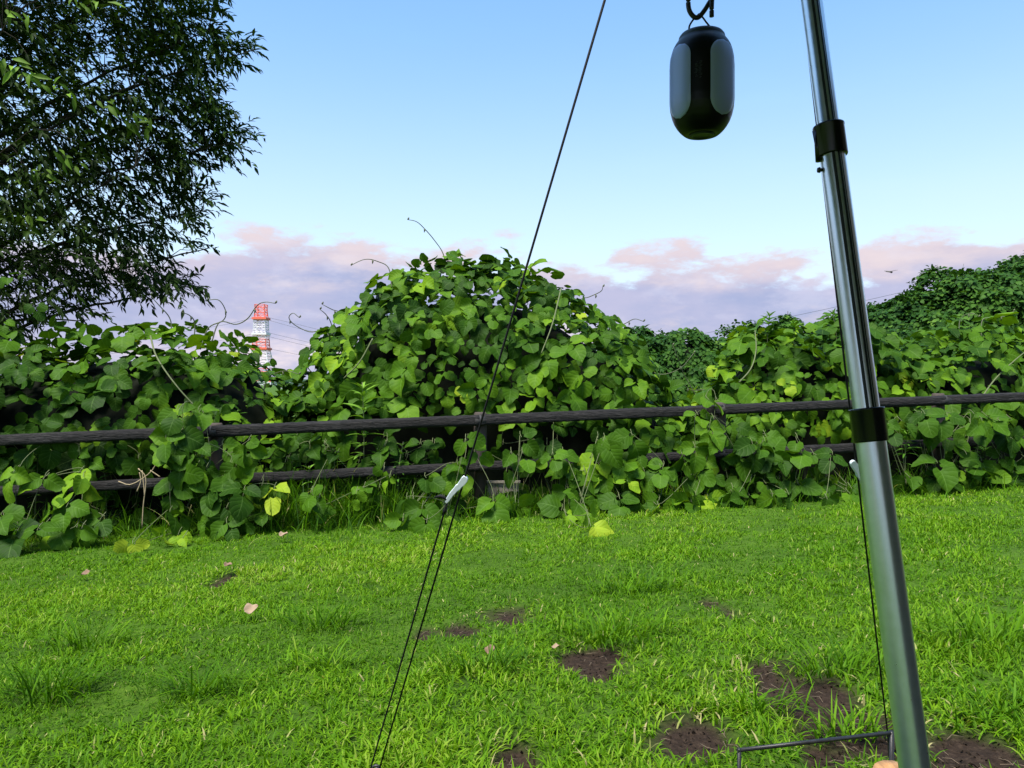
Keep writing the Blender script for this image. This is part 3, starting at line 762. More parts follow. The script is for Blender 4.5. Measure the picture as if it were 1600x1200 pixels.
vine('thick kudzu curtain draped over both rails left of centre', [(290, 670, 45, 40, 9, .58), (320, 720, 70, 40, 12, .60), (305, 775, 55, 40, 9, .60), (390, 715, 60, 40, 9, .62), (375, 790, 50, 30, 5, .45), (425, 765, 15, 10, 1, .85)], 33)
vine('small kudzu sprig with bright leaves below the lower rail near the weeds', [(480, 790, 25, 25, 3, .62), (545, 760, 25, 25, 2, .70), (610, 745, 30, 30, 3, .66)], 34, size=(.08, .12))
vine('kudzu leaves trailing onto the grass behind the white cord slider', [(640, 790, 30, 35, 6, .62), (680, 770, 35, 45, 8, .62), (735, 715, 30, 40, 5, .70), (780, 800, 45, 25, 5, .70), (655, 825, 20, 8, 2, .66), (800, 700, 25, 35, 4, .64)], 35)
vine('bright kudzu curtain over the lower rail right of the middle post', [(900, 710, 50, 45, 10, .70), (970, 720, 45, 50, 12, .76), (930, 775, 60, 25, 9, .62), (890, 805, 20, 18, 3, .74), (1020, 745, 35, 40, 7, .66), (930, 830, 25, 8, 2, .88)], 36)
vine('kudzu leaves hooked over the upper rail between the bright curtain and the pole', [(1110, 640, 22, 22, 4, .70), (1125, 665, 25, 25, 4, .60), (1100, 760, 40, 40, 7, .66), (1080, 715, 30, 25, 4, .66), (1175, 700, 35, 30, 5, .58), (1100, 780, 25, 14, 2, .86), (1040, 800, 14, 8, 1, .85)], 37)
vine('kudzu leaves between the rails and the grass left of the pole foot', [(1240, 700, 70, 35, 11, .52), (1215, 750, 60, 30, 9, .48), (1285, 755, 40, 25, 6, .66), (1170, 785, 35, 10, 3, .58), (1300, 780, 30, 10, 3, .62)], 38)
vine('kudzu tangle along both rails right of the metal pole', [(1430, 665, 50, 25, 8, .52), (1500, 660, 60, 25, 9, .56), (1500, 730, 70, 25, 11, .56), (1440, 735, 40, 25, 6, .52), (1570, 715, 40, 35, 7, .56), (1490, 765, 50, 10, 4, .60), (1570, 660, 35, 20, 5, .52)], 39)
vine('kudzu leaves filling between the rails near the left edge', [(60, 705, 60, 22, 8, .42), (170, 715, 50, 30, 8, .46), (200, 785, 40, 30, 6, .44), (150, 790, 30, 8, 2, .6)], 40, dy=.40)
vine('kudzu leaves between the rails left of the tallest weed', [(470, 700, 45, 25, 7, .50), (440, 800, 40, 22, 5, .40), (530, 715, 40, 30, 6, .48)], 41, size=(.09, .15), dy=.38)
vine('kudzu leaves between the rails just left of the middle post', [(600, 715, 40, 35, 7, .48), (670, 705, 40, 22, 6, .50), (590, 780, 30, 25, 4, .55)], 42, size=(.09, .15), dy=.38)
vine('dark kudzu leaves between the rails right of the middle post', [(830, 690, 45, 25, 7, .46), (840, 770, 40, 30, 6, .50)], 43, dy=.36)
vine('kudzu leaves spilling onto the grass halfway between bright curtain and pole', [(1150, 750, 50, 30, 8, .58), (1060, 790, 35, 14, 4, .66), (1200, 790, 40, 10, 4, .62)], 44)
# upright weeds
def weed(px, py_top, py_base, Y, label, n=16, ls=.13, seed=1, tn=.5):
    r = np.random.default_rng(seed)
    top = ray_pt(px, py_top, Y); b = ray_pt(px + r.normal(0, 5), py_base, Y + .03); b[2] = max(b[2], float(gz(b[0], b[1])))
    root = thing('tall_weed', (b[0], b[1], b[2]), label, 'weed', 'upright weeds along the fence')
    ax = spline([b, b * .4 + top * .6 + r.normal(0, .012, 3), top], 14)
    mb = MB(); mb.tube(ax, np.linspace(.006, .003, 14), 6); obj('stem', mb.mesh('stem', M_stem), root)
    H = np.linalg.norm(top - b); t = np.sort(np.r_[r.uniform(.25, .9, n), r.uniform(.88, 1.0, 8)]); n = len(t)
    k = np.clip((t * 13).astype(int), 0, 13)
    az = np.arange(n) * 2.4 + r.normal(0, .3, n)
    d = np.stack([np.cos(az), np.sin(az), .15 + .9 * t ** 4 + r.normal(0, .15, n)], -1)
    nn = np.tile([0, 0, 1.], (n, 1)) + r.normal(0, .15, (n, 3)) - d * .2
    V, Q, U, T = bake(WL, np.zeros(n, int), ax[k], frame(d, nn), ls * r.uniform(.7, 1.1, n) * (1 - .35 * (t > .9)), np.clip(r.normal(tn, .12, n) + .2 * (t > .9), 0, 1))
    obj('foliage', mk_mesh('foliage', V, Q, M_weed, tint=T, uv=U), root)
weed(566, 597, 780, 6.5, 'tallest narrow leaved weed standing before the middle mound', 30, .20, 1, .85)
weed(483, 728, 800, 6.25, 'short weed with a leafy tip below the rails left of the tallest weed', 12, .11, 2, .6)
weed(897, 712, 800, 6.45, 'weed with long pointed leaves between the two bright curtains', 12, .15, 3, .4)
weed(1418, 672, 760, 6.8, 'bushy narrow leaved weed close behind the pole', 26, .12, 4, .5)
weed(1203, 488, 600, 7.9, 'weed tip poking above the mound left of the pole', 26, .15, 5, .55)
weed(1300, 484, 600, 8.0, 'weed tip just left of the pole above the mound', 22, .13, 6, .45)
weed(1240, 500, 600, 7.95, 'weed tip between the two other tips on the mound', 22, .13, 7, .5)
weed(630, 690, 800, 6.4, 'small leaved bushy weed right of the tallest weed under the rail', 30, .10, 8, .5)
weed(590, 700, 800, 6.45, 'small leaved weed tucked between tallest weed and its bushy neighbour', 30, .10, 9, .42)
weed(372, 640, 720, 6.6, 'small weed tip above the upper rail at the left curtain', 14, .10, 10, .5)
for k, (px, py, lab) in enumerate([(455, 715, 'leafy weed between the left curtain and the short tipped weed'), (520, 700, 'leafy weed left of the tallest weed under the upper rail'), (545, 735, 'low leafy weed at the foot of the tallest weed'), (665, 705, 'leafy weed left of the middle post below the upper rail'), (1060, 700, 'leafy weed right of the bright curtain below the upper rail'), (1150, 725, 'thin leafy weed below the rails halfway from bright curtain to pole'), (1540, 700, 'leafy weed between the rails near the right edge'), (160, 720, 'leafy weed between the rails near the left edge'), (60, 700, 'leafy weed between the rails at the left edge')]):
    Yw = 6.4
    for _ in range(3): Yw = float(fY((px - 800) / F * Yw)) + .10
    weed(px, py, 820, Yw, lab, 34, .10, 20 + k, .40 + .12 * (k % 3))
# dry broken stems hanging on the left rails
ds = thing('dry_stem', ray_pt(222, 830, 5.95), 'pale dry broken stem hanging across the left lower rail', 'dry stem')
mb = MB()
for pl in ([(258, 690), (248, 715), (235, 738), (205, 757), (185, 752)], [(222, 735), (225, 760), (226, 775)], [(218, 738), (220, 752), (214, 768)], [(235, 735), (250, 745)], [(216, 732), (228, 748), (224, 790), (222, 826)]):
    mb.tube(spline([ray_pt(a, b, 5.93) for a, b in pl], 14), .0045, 5)
obj('stalk', mb.mesh('stalk', M_dry), ds)

# ------------------------------------------------------------------ tree on the left
rtree = np.random.default_rng(17)
tb = np.array([-7.2, 9.0, 0.]); tb[2] = float(gz(tb[0], tb[1])) - .1
tree = thing('leafy_tree', tb, 'dark leafy tree overhanging the upper left corner', 'tree')
trunk = spline([tb, tb + [.1, -.05, 1.5], tb + [.0, -.2, 3.2], tb + [.25, -.3, 5.0], tb + [.2, -.4, 7.2]], 30)
mb = MB(); mb.tube(trunk, np.linspace(.20, .045, 30) + .08 * np.exp(-np.linspace(0, 1, 30) * 18), 14); obj('trunk', mb.mesh('trunk', M_bark), tree)
poly = np.array([(-700, -420), (120, -420), (260, -250), (330, -110), (345, 0), (330, 20), (352, 55), (392, 66), (375, 95), (335, 100), (322, 125), (345, 150), (345, 185), (385, 205), (372, 240), (318, 255), (285, 268), (318, 290), (330, 330), (296, 345), (262, 352), (285, 372), (325, 378), (300, 395), (262, 400), (250, 412), (290, 432), (318, 448), (290, 462), (235, 462), (190, 448), (150, 448), (120, 455), (150, 482), (110, 496), (70, 495), (45, 520), (0, 535), (-200, 520), (-500, 480), (-700, 300)], float)
def inside(p):
    x, y = p[:, 0], p[:, 1]; c = np.zeros(len(p), bool); q = np.roll(poly, 1, 0)
    for (x1, y1), (x2, y2) in zip(poly, q):
        k = ((y1 > y) != (y2 > y)) & (x < (x2 - x1) * (y - y1) / (y2 - y1 + 1e-9) + x1); c ^= k
    return c
cand = np.stack([rtree.uniform(-600, 400, 30000), rtree.uniform(-300, 540, 30000)], -1)
cand = cand[inside(cand)][:8600]
Yd = 8.4 + rtree.uniform(-1.3, 1.3, len(cand)) * np.clip((430 - cand[:, 0]) / 330, .18, 1)
SP = np.stack([(cand[:, 0] - 800) / F * Yd, Yd, CAMZ - (cand[:, 1] - 600) / F * Yd], -1)
SP = SP[noise3(SP, 3.2, 0) * .7 + noise3(SP, 1.3, 1) * .5 + rtree.normal(0, .35, len(SP)) > -.62]   # thinner places between foliage pads
# limbs to pad centres
tips_px = [(330, 40, 6.8), (385, 75, 6.7), (340, 160, 6.9), (380, 215, 6.7), (320, 310, 6.8), (320, 385, 6.7), (305, 450, 6.9), (130, 490, 6.6), (240, 120, 6.4), (200, 250, 6.2), (180, 360, 7.4), (90, 420, 6.3), (60, 200, 6.0), (250, -80, 6.9), (120, -200, 6.4), (30, 40, 6.0), (120, 60, 7.6), (-150, 300, 6.2), (-250, 100, 6.0), (-400, 300, 7.0), (-100, -250, 7.2), (-300, -300, 7), (20, 490, 6.5)]
limb_pts = []
for px, py, Y in tips_px:
    tip = ray_pt(px, py, Y * 1.215); h = np.clip((tip[2] - tb[2]) * .72 / 7.2, .2, .93); o0 = trunk[int(h * 29)]
    mid = o0 * .5 + tip * .5 + np.array([0, 0, .12 + .15 * rtree.uniform()]) + rtree.normal(0, .08, 3)
    L = spline([o0, mid, tip], 24); L += np.cumsum(rtree.normal(0, .008, L.shape), 0)
    mb = MB(); mb.tube(L, np.linspace(.034, .005, 24), 8); obj('limb', mb.mesh('limb', M_bark), tree); limb_pts.append(L[5:])
LP = np.vstack(limb_pts)
near = np.array([np.argmin(((LP - p) ** 2).sum(1) + .8 * np.maximum(LP[:, 0] - p[0] + .05, 0)) for p in SP])
src = LP[near]
tw = MB()
for k in range(0, len(SP), 5):
    p, s_ = SP[k], src[k]
    d_ = np.linalg.norm(p - s_)
    if d_ > .9: continue
    tw.tube([s_, (s_ + p) / 2 + [0, 0, .05], p], [.006, .004, .0022], 4, cap=False)
obj('twigs', tw.mesh('twigs', M_bark), tree, kind='stuff')
out_d = nrm(nrm(SP - src) + np.array([.55, -.1, -.25]) + rtree.normal(0, .35, SP.shape))
LPp, LD, LN, LS, LT = [], [], [], [], []
nl = 13
for q in range(nl):
    f = q / (nl - 1); L = .36
    base = SP + out_d * (L * (f - .35))[None] if np.ndim(f) else SP + out_d * (L * (f - .35))
    base = base + np.array([0, 0, -.06 * f * f])
    side = nrm(np.cross(out_d, np.array([0, 0, 1.]))) * (1 if q % 2 else -1)
    d = nrm(out_d * .75 + side * (.75 - .5 * f) + np.array([0, 0, -.28]) + rtree.normal(0, .32, SP.shape))
    LPp.append(base); LD.append(d); LN.append(nrm(np.array([0, -.15, 1.]) + rtree.normal(0, .35, SP.shape)))
    LS.append(rtree.uniform(.062, .112, len(SP))); LT.append(np.clip(.36 + .22 * noise3(SP, .9, 2) + rtree.normal(0, .12, len(SP)) - .05, .03, .8))
LPp, LD, LN, LS, LT = np.vstack(LPp), np.vstack(LD), np.vstack(LN), np.concatenate(LS), np.concatenate(LT)
# a few bright fresh sprays on the near side
for px, py, Y, n, a in ((10, 95, 6.9, 12, .3), (70, 125, 6.9, 16, .5), (20, 20, 7.0, 9, .5), (140, 4, 7.0, 9, .4), (60, 275, 7.2, 10, .2), (215, 195, 7.5, 8, .2), (160, 165, 7.3, 9, .1), (195, 180, 7.4, 9, .3), (30, 340, 7.2, 10, .4), (110, 250, 7.2, 9, .3)):
    c = ray_pt(px, py, Y); t = np.linspace(-.5, .5, n)[:, None]
    ax = nrm(np.array([[1, -.1, -a]])); LPp = np.vstack([LPp, c + ax * t * n * .034 + rtree.normal(0, .035, (n, 3))])
    LD = np.vstack([LD, nrm(np.tile([.45, -.2, -.6], (n, 1)) + rtree.normal(0, .45, (n, 3)))]); LN = np.vstack([LN, nrm(np.tile([.1, -.8, .5], (n, 1)) + rtree.normal(0, .3, (n, 3)))])
    LS = np.r_[LS, rtree.uniform(.09, .16, n)]; LT = np.r_[LT, rtree.uniform(.70, 1.0, n) if px < 160 and py < 150 else rtree.uniform(.55, .85, n)]
Mt = frame(LD, LN); var = rtree.integers(0, 3, len(LS))
sc = LS / LPp[:, 1] * (.3 + np.abs((Mt[:, :, 2] * nrm(LPp - [0, 0, CAMZ])).sum(-1))) - .004 * (LPp[:, 1] - 6.5)
pxx = 800 + F * LPp[:, 0] / LPp[:, 1]; pyy = 600 - F * (LPp[:, 2] - CAMZ) / LPp[:, 1]
sc[(pxx < 0) | (pyy < 0)] = -9
o_ = np.argsort(-sc); a_, b_ = o_[:300], o_[300:]
V, Q, U, T = bake(TL, var[b_], LPp[b_], Mt[b_], LS[b_], LT[b_])
crown = obj('crown', mk_mesh('crown', V, Q, M_tree_a, tint=T, uv=U), tree, kind='stuff')
leaf_objects(tree, TL_me, var[a_], LPp[a_], Mt[a_], LS[a_], LT[a_])

# ------------------------------------------------------------------ conifers behind the thickets
def conifer(px, py_top, Y, h, w, label, seed):
    r = np.random.default_rng(seed); top = ray_pt(px, py_top, Y); base = top - [0, 0, h]
    root = thing('conifer_tree', base, label, 'tree')
    mb = MB(); mb.tube([base, top], [.03 * h, .01], 8); obj('trunk', mb.mesh('trunk', M_bark), root)
    n = 420; t = r.uniform(0, .93, n); az = r.uniform(0, 6.283, n); L = w * (1 - t) ** .8 * r.uniform(.5, 1.1, n) + .05 * w
    pos, d, s = [], [], []
    for q in range(9):
        f = (q + .5) / 9; e = np.stack([np.cos(az), np.sin(az), -.12 + .35 * f + 0 * az], -1)
        pos.append(base + np.stack([0 * t, 0 * t, h * t], -1) + e * (L * f)[:, None]); d.append(nrm(e + r.normal(0, .6, (n, 3)))); s.append(np.full(n, .13 * w + .05))
    pos, d, s = np.vstack(pos), np.vstack(d), np.concatenate(s)
    V, Q, U, T = bake(WL, np.zeros(len(s), int), pos, frame(d, np.tile([0, 0, 1.], (len(s), 1)) + r.normal(0, .4, (len(s), 3))), s, np.clip(r.normal(.12, .1, len(s)), 0, 1))
    obj('crown', mk_mesh('crown', V, Q, M_tree_a, tint=T, uv=U), root, kind='stuff')
conifer(1622, 372, 15.2, 4.6, .95, 'dark conifer at the right edge beside the high thicket', 1)
conifer(1231, 486, 30, 4.5, 1.1, 'small dark conifer tip beyond the mound left of the pole', 2)

# ------------------------------------------------------------------ pylon, wires, far pole
PD = 576.
def pp(px, py, dy=0.): return np.array([(px - 800) / F * PD, PD + dy, CAMZ - (py - 600) / F * PD])
cx = (408 - 800) / F * PD; S_ = PD / F
lv = [476, 484, 492, 500, 508, 515, 522, 530, 539, 548, 557, 566, 576, 586, 597, 610, 640]
hw = np.interp(lv, [476, 482, 500, 520, 545, 560, 590, 640], [7.6, 7.0, 8.6, 9.2, 10.4, 13, 19.5, 28]) * S_
tw_base = np.array([cx, PD, float(gz(cx, PD))])
pyl = thing('pylon', tw_base, 'red and white lattice power pylon far away between the mounds', 'pylon')
def lz(py): return CAMZ - (py - 600) * S_
bands = [(476, 500, 'r'), (500, 530, 'w'), (530, 548, 'r'), (548, 576, 'w'), (576, 597, 'r'), (597, 640, 'w')]
for y0, y1, c in bands:
    mb = MB(); a = lv.index(y0); b = lv.index(y1)
    for k in range(a, b):
        zA, zB = lz(lv[k]), lz(lv[k + 1]); A, B = hw[k], hw[k + 1]
        if lv[k + 1] == 640: zB = tw_base[2] - 1
        cA = [np.array([cx + sx * A, PD + sy * A, zA]) for sx, sy in ((-1, -1), (1, -1), (1, 1), (-1, 1))]
        cB = [np.array([cx + sx * B, PD + sy * B, zB]) for sx, sy in ((-1, -1), (1, -1), (1, 1), (-1, 1))]
        for q in range(4):
            p = (q + 1) % 4
            mb.beam(cA[q], cB[q], .32); mb.beam(cA[q], cB[p], .14); mb.beam(cA[p], cB[q], .14); mb.beam(cA[q], cA[p], .14)
            mid = (cA[q] + cB[q]) / 2; mid2 = (cA[p] + cB[p]) / 2; mb.beam(mid, mid2, .18)
    obj('lattice_section', mb.mesh('lattice_section', M_red if c == 'r' else M_tw, False), pyl)
for py, e, mt in ((498, 11.2, M_red), (522, 11.5, M_tw), (545, 13.0, M_red)):
    mb = MB(); mb.box((cx, PD, lz(py)), (2 * e * S_, 2 * e * S_, 1.5)); obj('platform', mb.mesh('platform', mt, False), pyl)
wires = [[(419, 496), (470, 508), (520, 520), (640, 545), (820, 570)], [(419, 500), (470, 514), (520, 524), (640, 552), (820, 578)], [(420, 520), (470, 532), (520, 543), (640, 565), (820, 588)],
         [(420, 526), (470, 538), (520, 549), (640, 570), (820, 592)], [(421, 545), (470, 555), (520, 566), (640, 582), (820, 596)], [(398, 496), (370, 503), (330, 511), (200, 530), (-100, 560)], [(398, 521), (370, 527), (330, 534), (200, 550), (-100, 575)]]
for pl, lb in zip(wires, ['topmost power wire right of the pylon', 'second power wire right of the pylon', 'third power wire right of the pylon', 'fourth power wire right of the pylon', 'lowest power wire right of the pylon', 'upper power wire left of the pylon', 'lower power wire left of the pylon']):
    mb = MB(); mb.tube(spline([pp(a, b) for a, b in pl], 20), .11, 5); o = obj('power_wire', mb.mesh('power_wire', M_wire), label='thin grey ' + lb, cat='wire', group='pylon wires')
mb = MB(); mb.tube(spline([ray_pt(1640, 397, 60), ray_pt(1510, 432, 60), ray_pt(1350, 470, 60), ray_pt(1180, 506, 60), ray_pt(1085, 524, 60), ray_pt(960, 552, 60)], 24), .016, 5)
obj('power_wire', mb.mesh('power_wire', M_wire), label='thin wire slanting across the sky behind the right thicket', cat='wire')
b = ray_pt(453, 606, 240.); zb = float(gz(b[0], b[1]))
up = thing('utility_pole', (b[0], 240, zb), 'tiny pale utility pole in the gap right of the pylon', 'pole')
mb = MB(); mb.tube([[b[0], 240, zb], [b[0], 240, ray_pt(453, 583, 240)[2]]], [.45, .35], 8); obj('shaft', mb.mesh('shaft', M_bld), up)
mb = MB(); mb.box((b[0], 239.6, ray_pt(453, 594, 240)[2]), (3.4, .2, .3)); obj('crossarm', mb.mesh('crossarm', M_bld, False), up)
hb = ray_pt(452, 600, 250.)
hs = thing('far_house', (hb[0], 262, float(gz(hb[0], 262))), 'tiny white house low in the gap right of the pylon', 'house')
zh = ray_pt(0, 600, 262)[2]; g = float(gz(hb[0], 262))
mb = MB(); mb.box((hb[0] - 1, 262, (zh + g) / 2), (9, 7, zh - g)); obj('wall', mb.mesh('wall', M_bld, False), hs)
mb = MB(); mb.add([[hb[0] - 6, 258, zh], [hb[0] + 4, 258, zh], [hb[0] + 4, 262, zh + 1.6], [hb[0] - 6, 262, zh + 1.6], [hb[0] - 6, 266, zh], [hb[0] + 4, 266, zh]], [[0, 1, 2, 3], [3, 2, 5, 4]]); obj('roof', mb.mesh('roof', M_hill, False), hs)

# ------------------------------------------------------------------ telescopic pole, cords, lantern
pb = np.array([.500, .775, 0.]); pb[2] = float(gz(.5, .775)) - .03
ptop = np.array([.312, 1.03, 2.30]); pax = nrm(ptop - pb)
def pole_at_py(py):          # point of the pole axis that shows at photo row py
    t = np.linspace(0, 1, 4000)[:, None]; P = pb + (ptop - pb) * t
    return P[np.argmin(np.abs(600 - F * (P[:, 2] - CAMZ) / P[:, 1] - py))]
pole = thing('tarp_pole', pb, 'silver telescopic aluminium pole with black collars leaning left in the foreground', 'pole')
A_ = nrm(np.cross(pax, [0, 1., 0])); B_ = np.cross(pax, A_)
def fluted(p0, p1, r, grooves):
    sides = 120; th = np.linspace(0, 2 * np.pi, sides, endpoint=False); pr = np.ones(sides)
    for a, w, dpt in grooves:
        d = np.abs((th - a + np.pi) % (2 * np.pi) - np.pi); pr -= dpt * np.clip((w - d) / (w * .35), 0, 1)
    m = 14; P = p0 + (p1 - p0) * np.linspace(0, 1, m)[:, None]
    V = P[:, None] + r * pr[None, :, None] * (np.cos(th)[None, :, None] * A_ + np.sin(th)[None, :, None] * B_)
    i, j = np.meshgrid(np.arange(m - 1), np.arange(sides), indexing='ij'); j2 = (j + 1) % sides
    return mk_mesh('tube', V.reshape(-1, 3), np.stack([i * sides + j, i * sides + j2, (i + 1) * sides + j2, (i + 1) * sides + j], -1).reshape(-1, 4), M_alu)
cA, cB = pole_at_py(664), pole_at_py(220)
# angle of the side facing the camera
tc_ = nrm(np.array([0, 0, CAMZ]) - cA); fa = math.atan2(tc_ @ B_, tc_ @ A_)
sgn = 1 if (math.cos(fa + .3) * A_ + math.sin(fa + .3) * B_)[0] > (math.cos(fa) * A_ + math.sin(fa) * B_)[0] else -1
GR = [(fa + sgn * .02, .16, .16), (fa + sgn * .52, .13, .16), (fa + math.pi, .16, .14), (fa + math.pi + sgn * .5, .13, .14)]
mbt = MB(); mbt.tube([pb, pb + pax * .03], .019, 20); obj('foot', mbt.mesh('foot', M_blackpl), pole)
obj('lower_tube', fluted(pb + pax * .03, cA, .0165, []), pole)
obj('middle_tube', fluted(cA - pax * .03, cB, .0146, []), pole)
obj('upper_tube', fluted(cB - pax * .03, ptop, .0125, []), pole)
def groove_shade_strip(p0, p1, r, a0, a1):  # dark strip laid on the smooth tube, painted shade in place of cut grooves
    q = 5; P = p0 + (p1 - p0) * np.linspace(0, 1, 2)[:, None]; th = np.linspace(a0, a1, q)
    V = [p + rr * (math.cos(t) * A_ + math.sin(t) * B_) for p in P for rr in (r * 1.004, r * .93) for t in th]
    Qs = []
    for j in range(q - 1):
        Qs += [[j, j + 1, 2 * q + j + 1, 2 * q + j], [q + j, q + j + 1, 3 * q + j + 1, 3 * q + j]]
    return mk_mesh('groove', V, Qs, M_groove_shade)
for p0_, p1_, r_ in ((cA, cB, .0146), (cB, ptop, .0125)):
    for a0, a1 in ((-.02, .22), (.44, .62), (.68, .78)): obj('groove', groove_shade_strip(p0_, p1_, r_, fa + sgn * a0, fa + sgn * a1), pole)
def collar(c, r, h):
    mb = MB()
    prof = [(r * .80, -h), (r * .97, -h * 1.0), (r * 1.0, -h * .93), (r * 1.0, h * .85), (r * 1.03, h * .90), (r * 1.02, h * .98), (r * .93, h), (r * .75, h)]
    th = np.linspace(0, 2 * np.pi, 40, endpoint=False)
    V = np.array([[c + pax * z + q * (math.cos(t) * A_ + math.sin(t) * B_) for t in th] for q, z in prof])
    i, j = np.meshgrid(np.arange(len(prof) - 1), np.arange(40), indexing='ij'); j2 = (j + 1) % 40
    mb.add(V.reshape(-1, 3), np.stack([i * 40 + j, i * 40 + j2, (i + 1) * 40 + j2, (i + 1) * 40 + j], -1).reshape(-1, 4)); return mb
for c, r, h in ((cA, .0192, .0195), (cB, .0178, .0195)):
    obj('collar', collar(c, r, h).mesh('collar', M_blackpl), pole)
# clamp ridge on the left of the upper collar
left = -(math.cos(fa + sgn * 1.2) * A_ + math.sin(fa + sgn * 1.2) * B_); left = nrm(left - pax * (left @ pax))
lv_ = nrm(np.array([-1, 0, 0]) - pax * (np.array([-1, 0, 0]) @ pax))
mb = MB(); mb.tube([cB + lv_ * .0165 + pax * .014, cB + lv_ * .0162 - pax * .001, cB + lv_ * .0172 - pax * .0245], [.004, .0035, .0042], 8); obj('clamp_ridge', mb.mesh('clamp_ridge', M_blackpl), pole)
kn = pole_at_py(264); mb = MB(); mb.tube([kn + lv_ * .012, kn + lv_ * .0165, kn + lv_ * .0175, kn + lv_ * .020], [.0022, .0022, .0036, .0030], 12); obj('lock_button', mb.mesh('lock_button', M_blackmatte), pole)

def at_param(a, b, py):
    t = np.linspace(0, 1, 4000)[:, None]; P = a + (b - a) * t
    return P[np.argmin(np.abs(600 - F * (P[:, 2] - CAMZ) / P[:, 1] - py))]
def guy(gx_, gy_, py_tog, label, peg_label, sep, flip):
    g = np.array([gx_, gy_, float(gz(gx_, gy_))]); a = ptop - pax * .02; b = g + [0, 0, .035]
    root = thing('guy_line', b, label, 'cord')
    tg = at_param(a, b, py_tog); d = nrm(b - a); s_ = nrm(np.cross(d, [0, 1., 0])) * flip
    mb = MB(); mb.tube([a, tg + s_ * .0, b + s_ * 0], .0022, 8)
    lo = tg + s_ * sep + d * .035
    loop = spline([lo, lo * .5 + (b + s_ * sep * 1.0) * .5, b + s_ * sep, b + s_ * sep * .5 + d * .018, b], 40)
    mb.tube(loop, .0022, 8)
    kn_ = lo + d * .03; mb.tube([kn_ - d * .008, kn_, kn_ + d * .010], [.002, .0052, .002], 8)
    mb.tube([lo + d * .0, lo + s_ * .018 - d * .004, lo + s_ * .030 + d * .004], [.003, .0042, .002], 6)
    obj('cord', mb.mesh('cord', M_rope), root)
    # white plastic slider bridging the two strands
    ax = nrm((tg - d * .028) - lo); L = np.linalg.norm((tg - d * .028) - lo) * (1.0 if flip < 0 else 1.35); w = nrm(np.cross(ax, [0, 1., 0])); nrmv = np.cross(ax, w)
    o2 = [(-.12, .0028), (0, .0045), (.25, .0052), (.5, .0056), (.62, .0068), (.72, .0060), (.85, .0074), (1.0, .0076), (1.08, .0060), (1.12, .0025)]
    V = []
    for t_, hw_ in o2:
        bend = .0014 * math.sin(t_ * 5.5)
        for sw, sn in ((-1, -1), (1, -1), (1, 1), (-1, 1)): V.append(lo + ax * L * t_ + w * (sw * hw_ + bend) + nrmv * sn * .0032)
    m_ = len(o2); i, j = np.meshgrid(np.arange(m_ - 1), np.arange(4), indexing='ij'); j2 = (j + 1) % 4
    Qs = np.vstack([np.stack([i * 4 + j, i * 4 + j2, (i + 1) * 4 + j2, (i + 1) * 4 + j], -1).reshape(-1, 4), [[0, 3, 2, 1]], [[4 * m_ - 4, 4 * m_ - 3, 4 * m_ - 2, 4 * m_ - 1]]])
    so = obj('slider', mk_mesh('slider', V, Qs, M_white, smooth=False), root); bm_ = so.modifiers.new('bevel', 'BEVEL'); bm_.width = .0012; bm_.segments = 2
    # peg driven into the ground
    pr = thing('ground_peg', g, peg_label, 'peg')
    dd = nrm(np.array([d[0], d[1], -abs(d[2]) * 2.2])); q0 = g + [0, 0, .05]
    mb = MB(); mb.tube([q0 - dd * .02 + [0, 0, 0], q0, g + dd * .16], [.0045, .0045, .0025], 10); obj('shaft', mb.mesh('shaft', M_rod), pr)
    mb = MB(); th = np.linspace(0, 2 * np.pi, 17); mb.tube(np.stack([q0[0] + .012 * np.cos(th), q0[1] + 0 * th, q0[2] + .010 + .012 * np.sin(th)], -1), .0035, 8, cap=False); obj('head', mb.mesh('head', M_rod), pr)
Xl, Yl = ground_hit(588, 1238); guy(Xl, Yl, 765, 'black guy line with white slider running diagonally across the left half', 'black steel peg holding the left guy line', .022, -1)
Xr, Yr = ground_hit(1389, 1184); guy(Xr, Yr, 752, 'black guy line close beside the metal pole with a white slider', 'black steel peg beside the thin metal bar', .020, 1)
# rear pole and ridge cord that carries the lantern (behind and above the camera)
rp = np.array([-1.49, -1.57, float(gz(-1.49, -1.57)) - .03]); rtop = np.array([-1.49, -1.57, 2.30])
rpo = thing('rear_pole', rp, 'second silver pole standing behind the viewer', 'pole')
mb = MB(); mb.tube([rp, rtop], .0165, 24); obj('shaft', mb.mesh('shaft', M_alu), rpo)
mb = MB(); mb.tube([ptop - pax * .01, rtop - [0, 0, .01]], .0025, 8); obj('ridge_cord', mb.mesh('ridge_cord', M_rope), label='black ridge cord overhead between the two poles', cat='cord')
# tan tarp on the ridge cord, out of view, added to shade the foreground
def tarp_side(sx):
    q = 14; V = []
    ex, ey = np.array([sx * 1.75 - .35, .5, 1.45]), np.array([sx * 1.75 - .95, -1.75, 1.45])
    for a in range(q + 1):
        f = a / q; top = (ptop * .94 + rtop * .06 - [.0, .0, .035]) * (1 - f) + (rtop - [0, 0, .03]) * f; edge = ex * (1 - f) + ey * f
        for b in range(q + 1):
            g_ = b / q; p = top * (1 - g_) + edge * g_; p[2] -= .10 * math.sin(math.pi * g_) * (1 - .4 * math.sin(math.pi * f)); V.append(p)
    i, j = np.meshgrid(np.arange(q), np.arange(q), indexing='ij'); n_ = q + 1
    return mk_mesh('panel', V, np.stack([i * n_ + j, i * n_ + j + 1, (i + 1) * n_ + j + 1, (i + 1) * n_ + j], -1).reshape(-1, 4), M_tarp)
tarp = thing('tarp', (-.6, -.3, 1.4), 'unseen tan fabric tarp added over the viewer for shade', 'tarp')
for sx in (-1, 1): obj('panel', tarp_side(sx), tarp)
q = 12; V = []  # out-of-view wall added to darken the reflection on the pole's right side
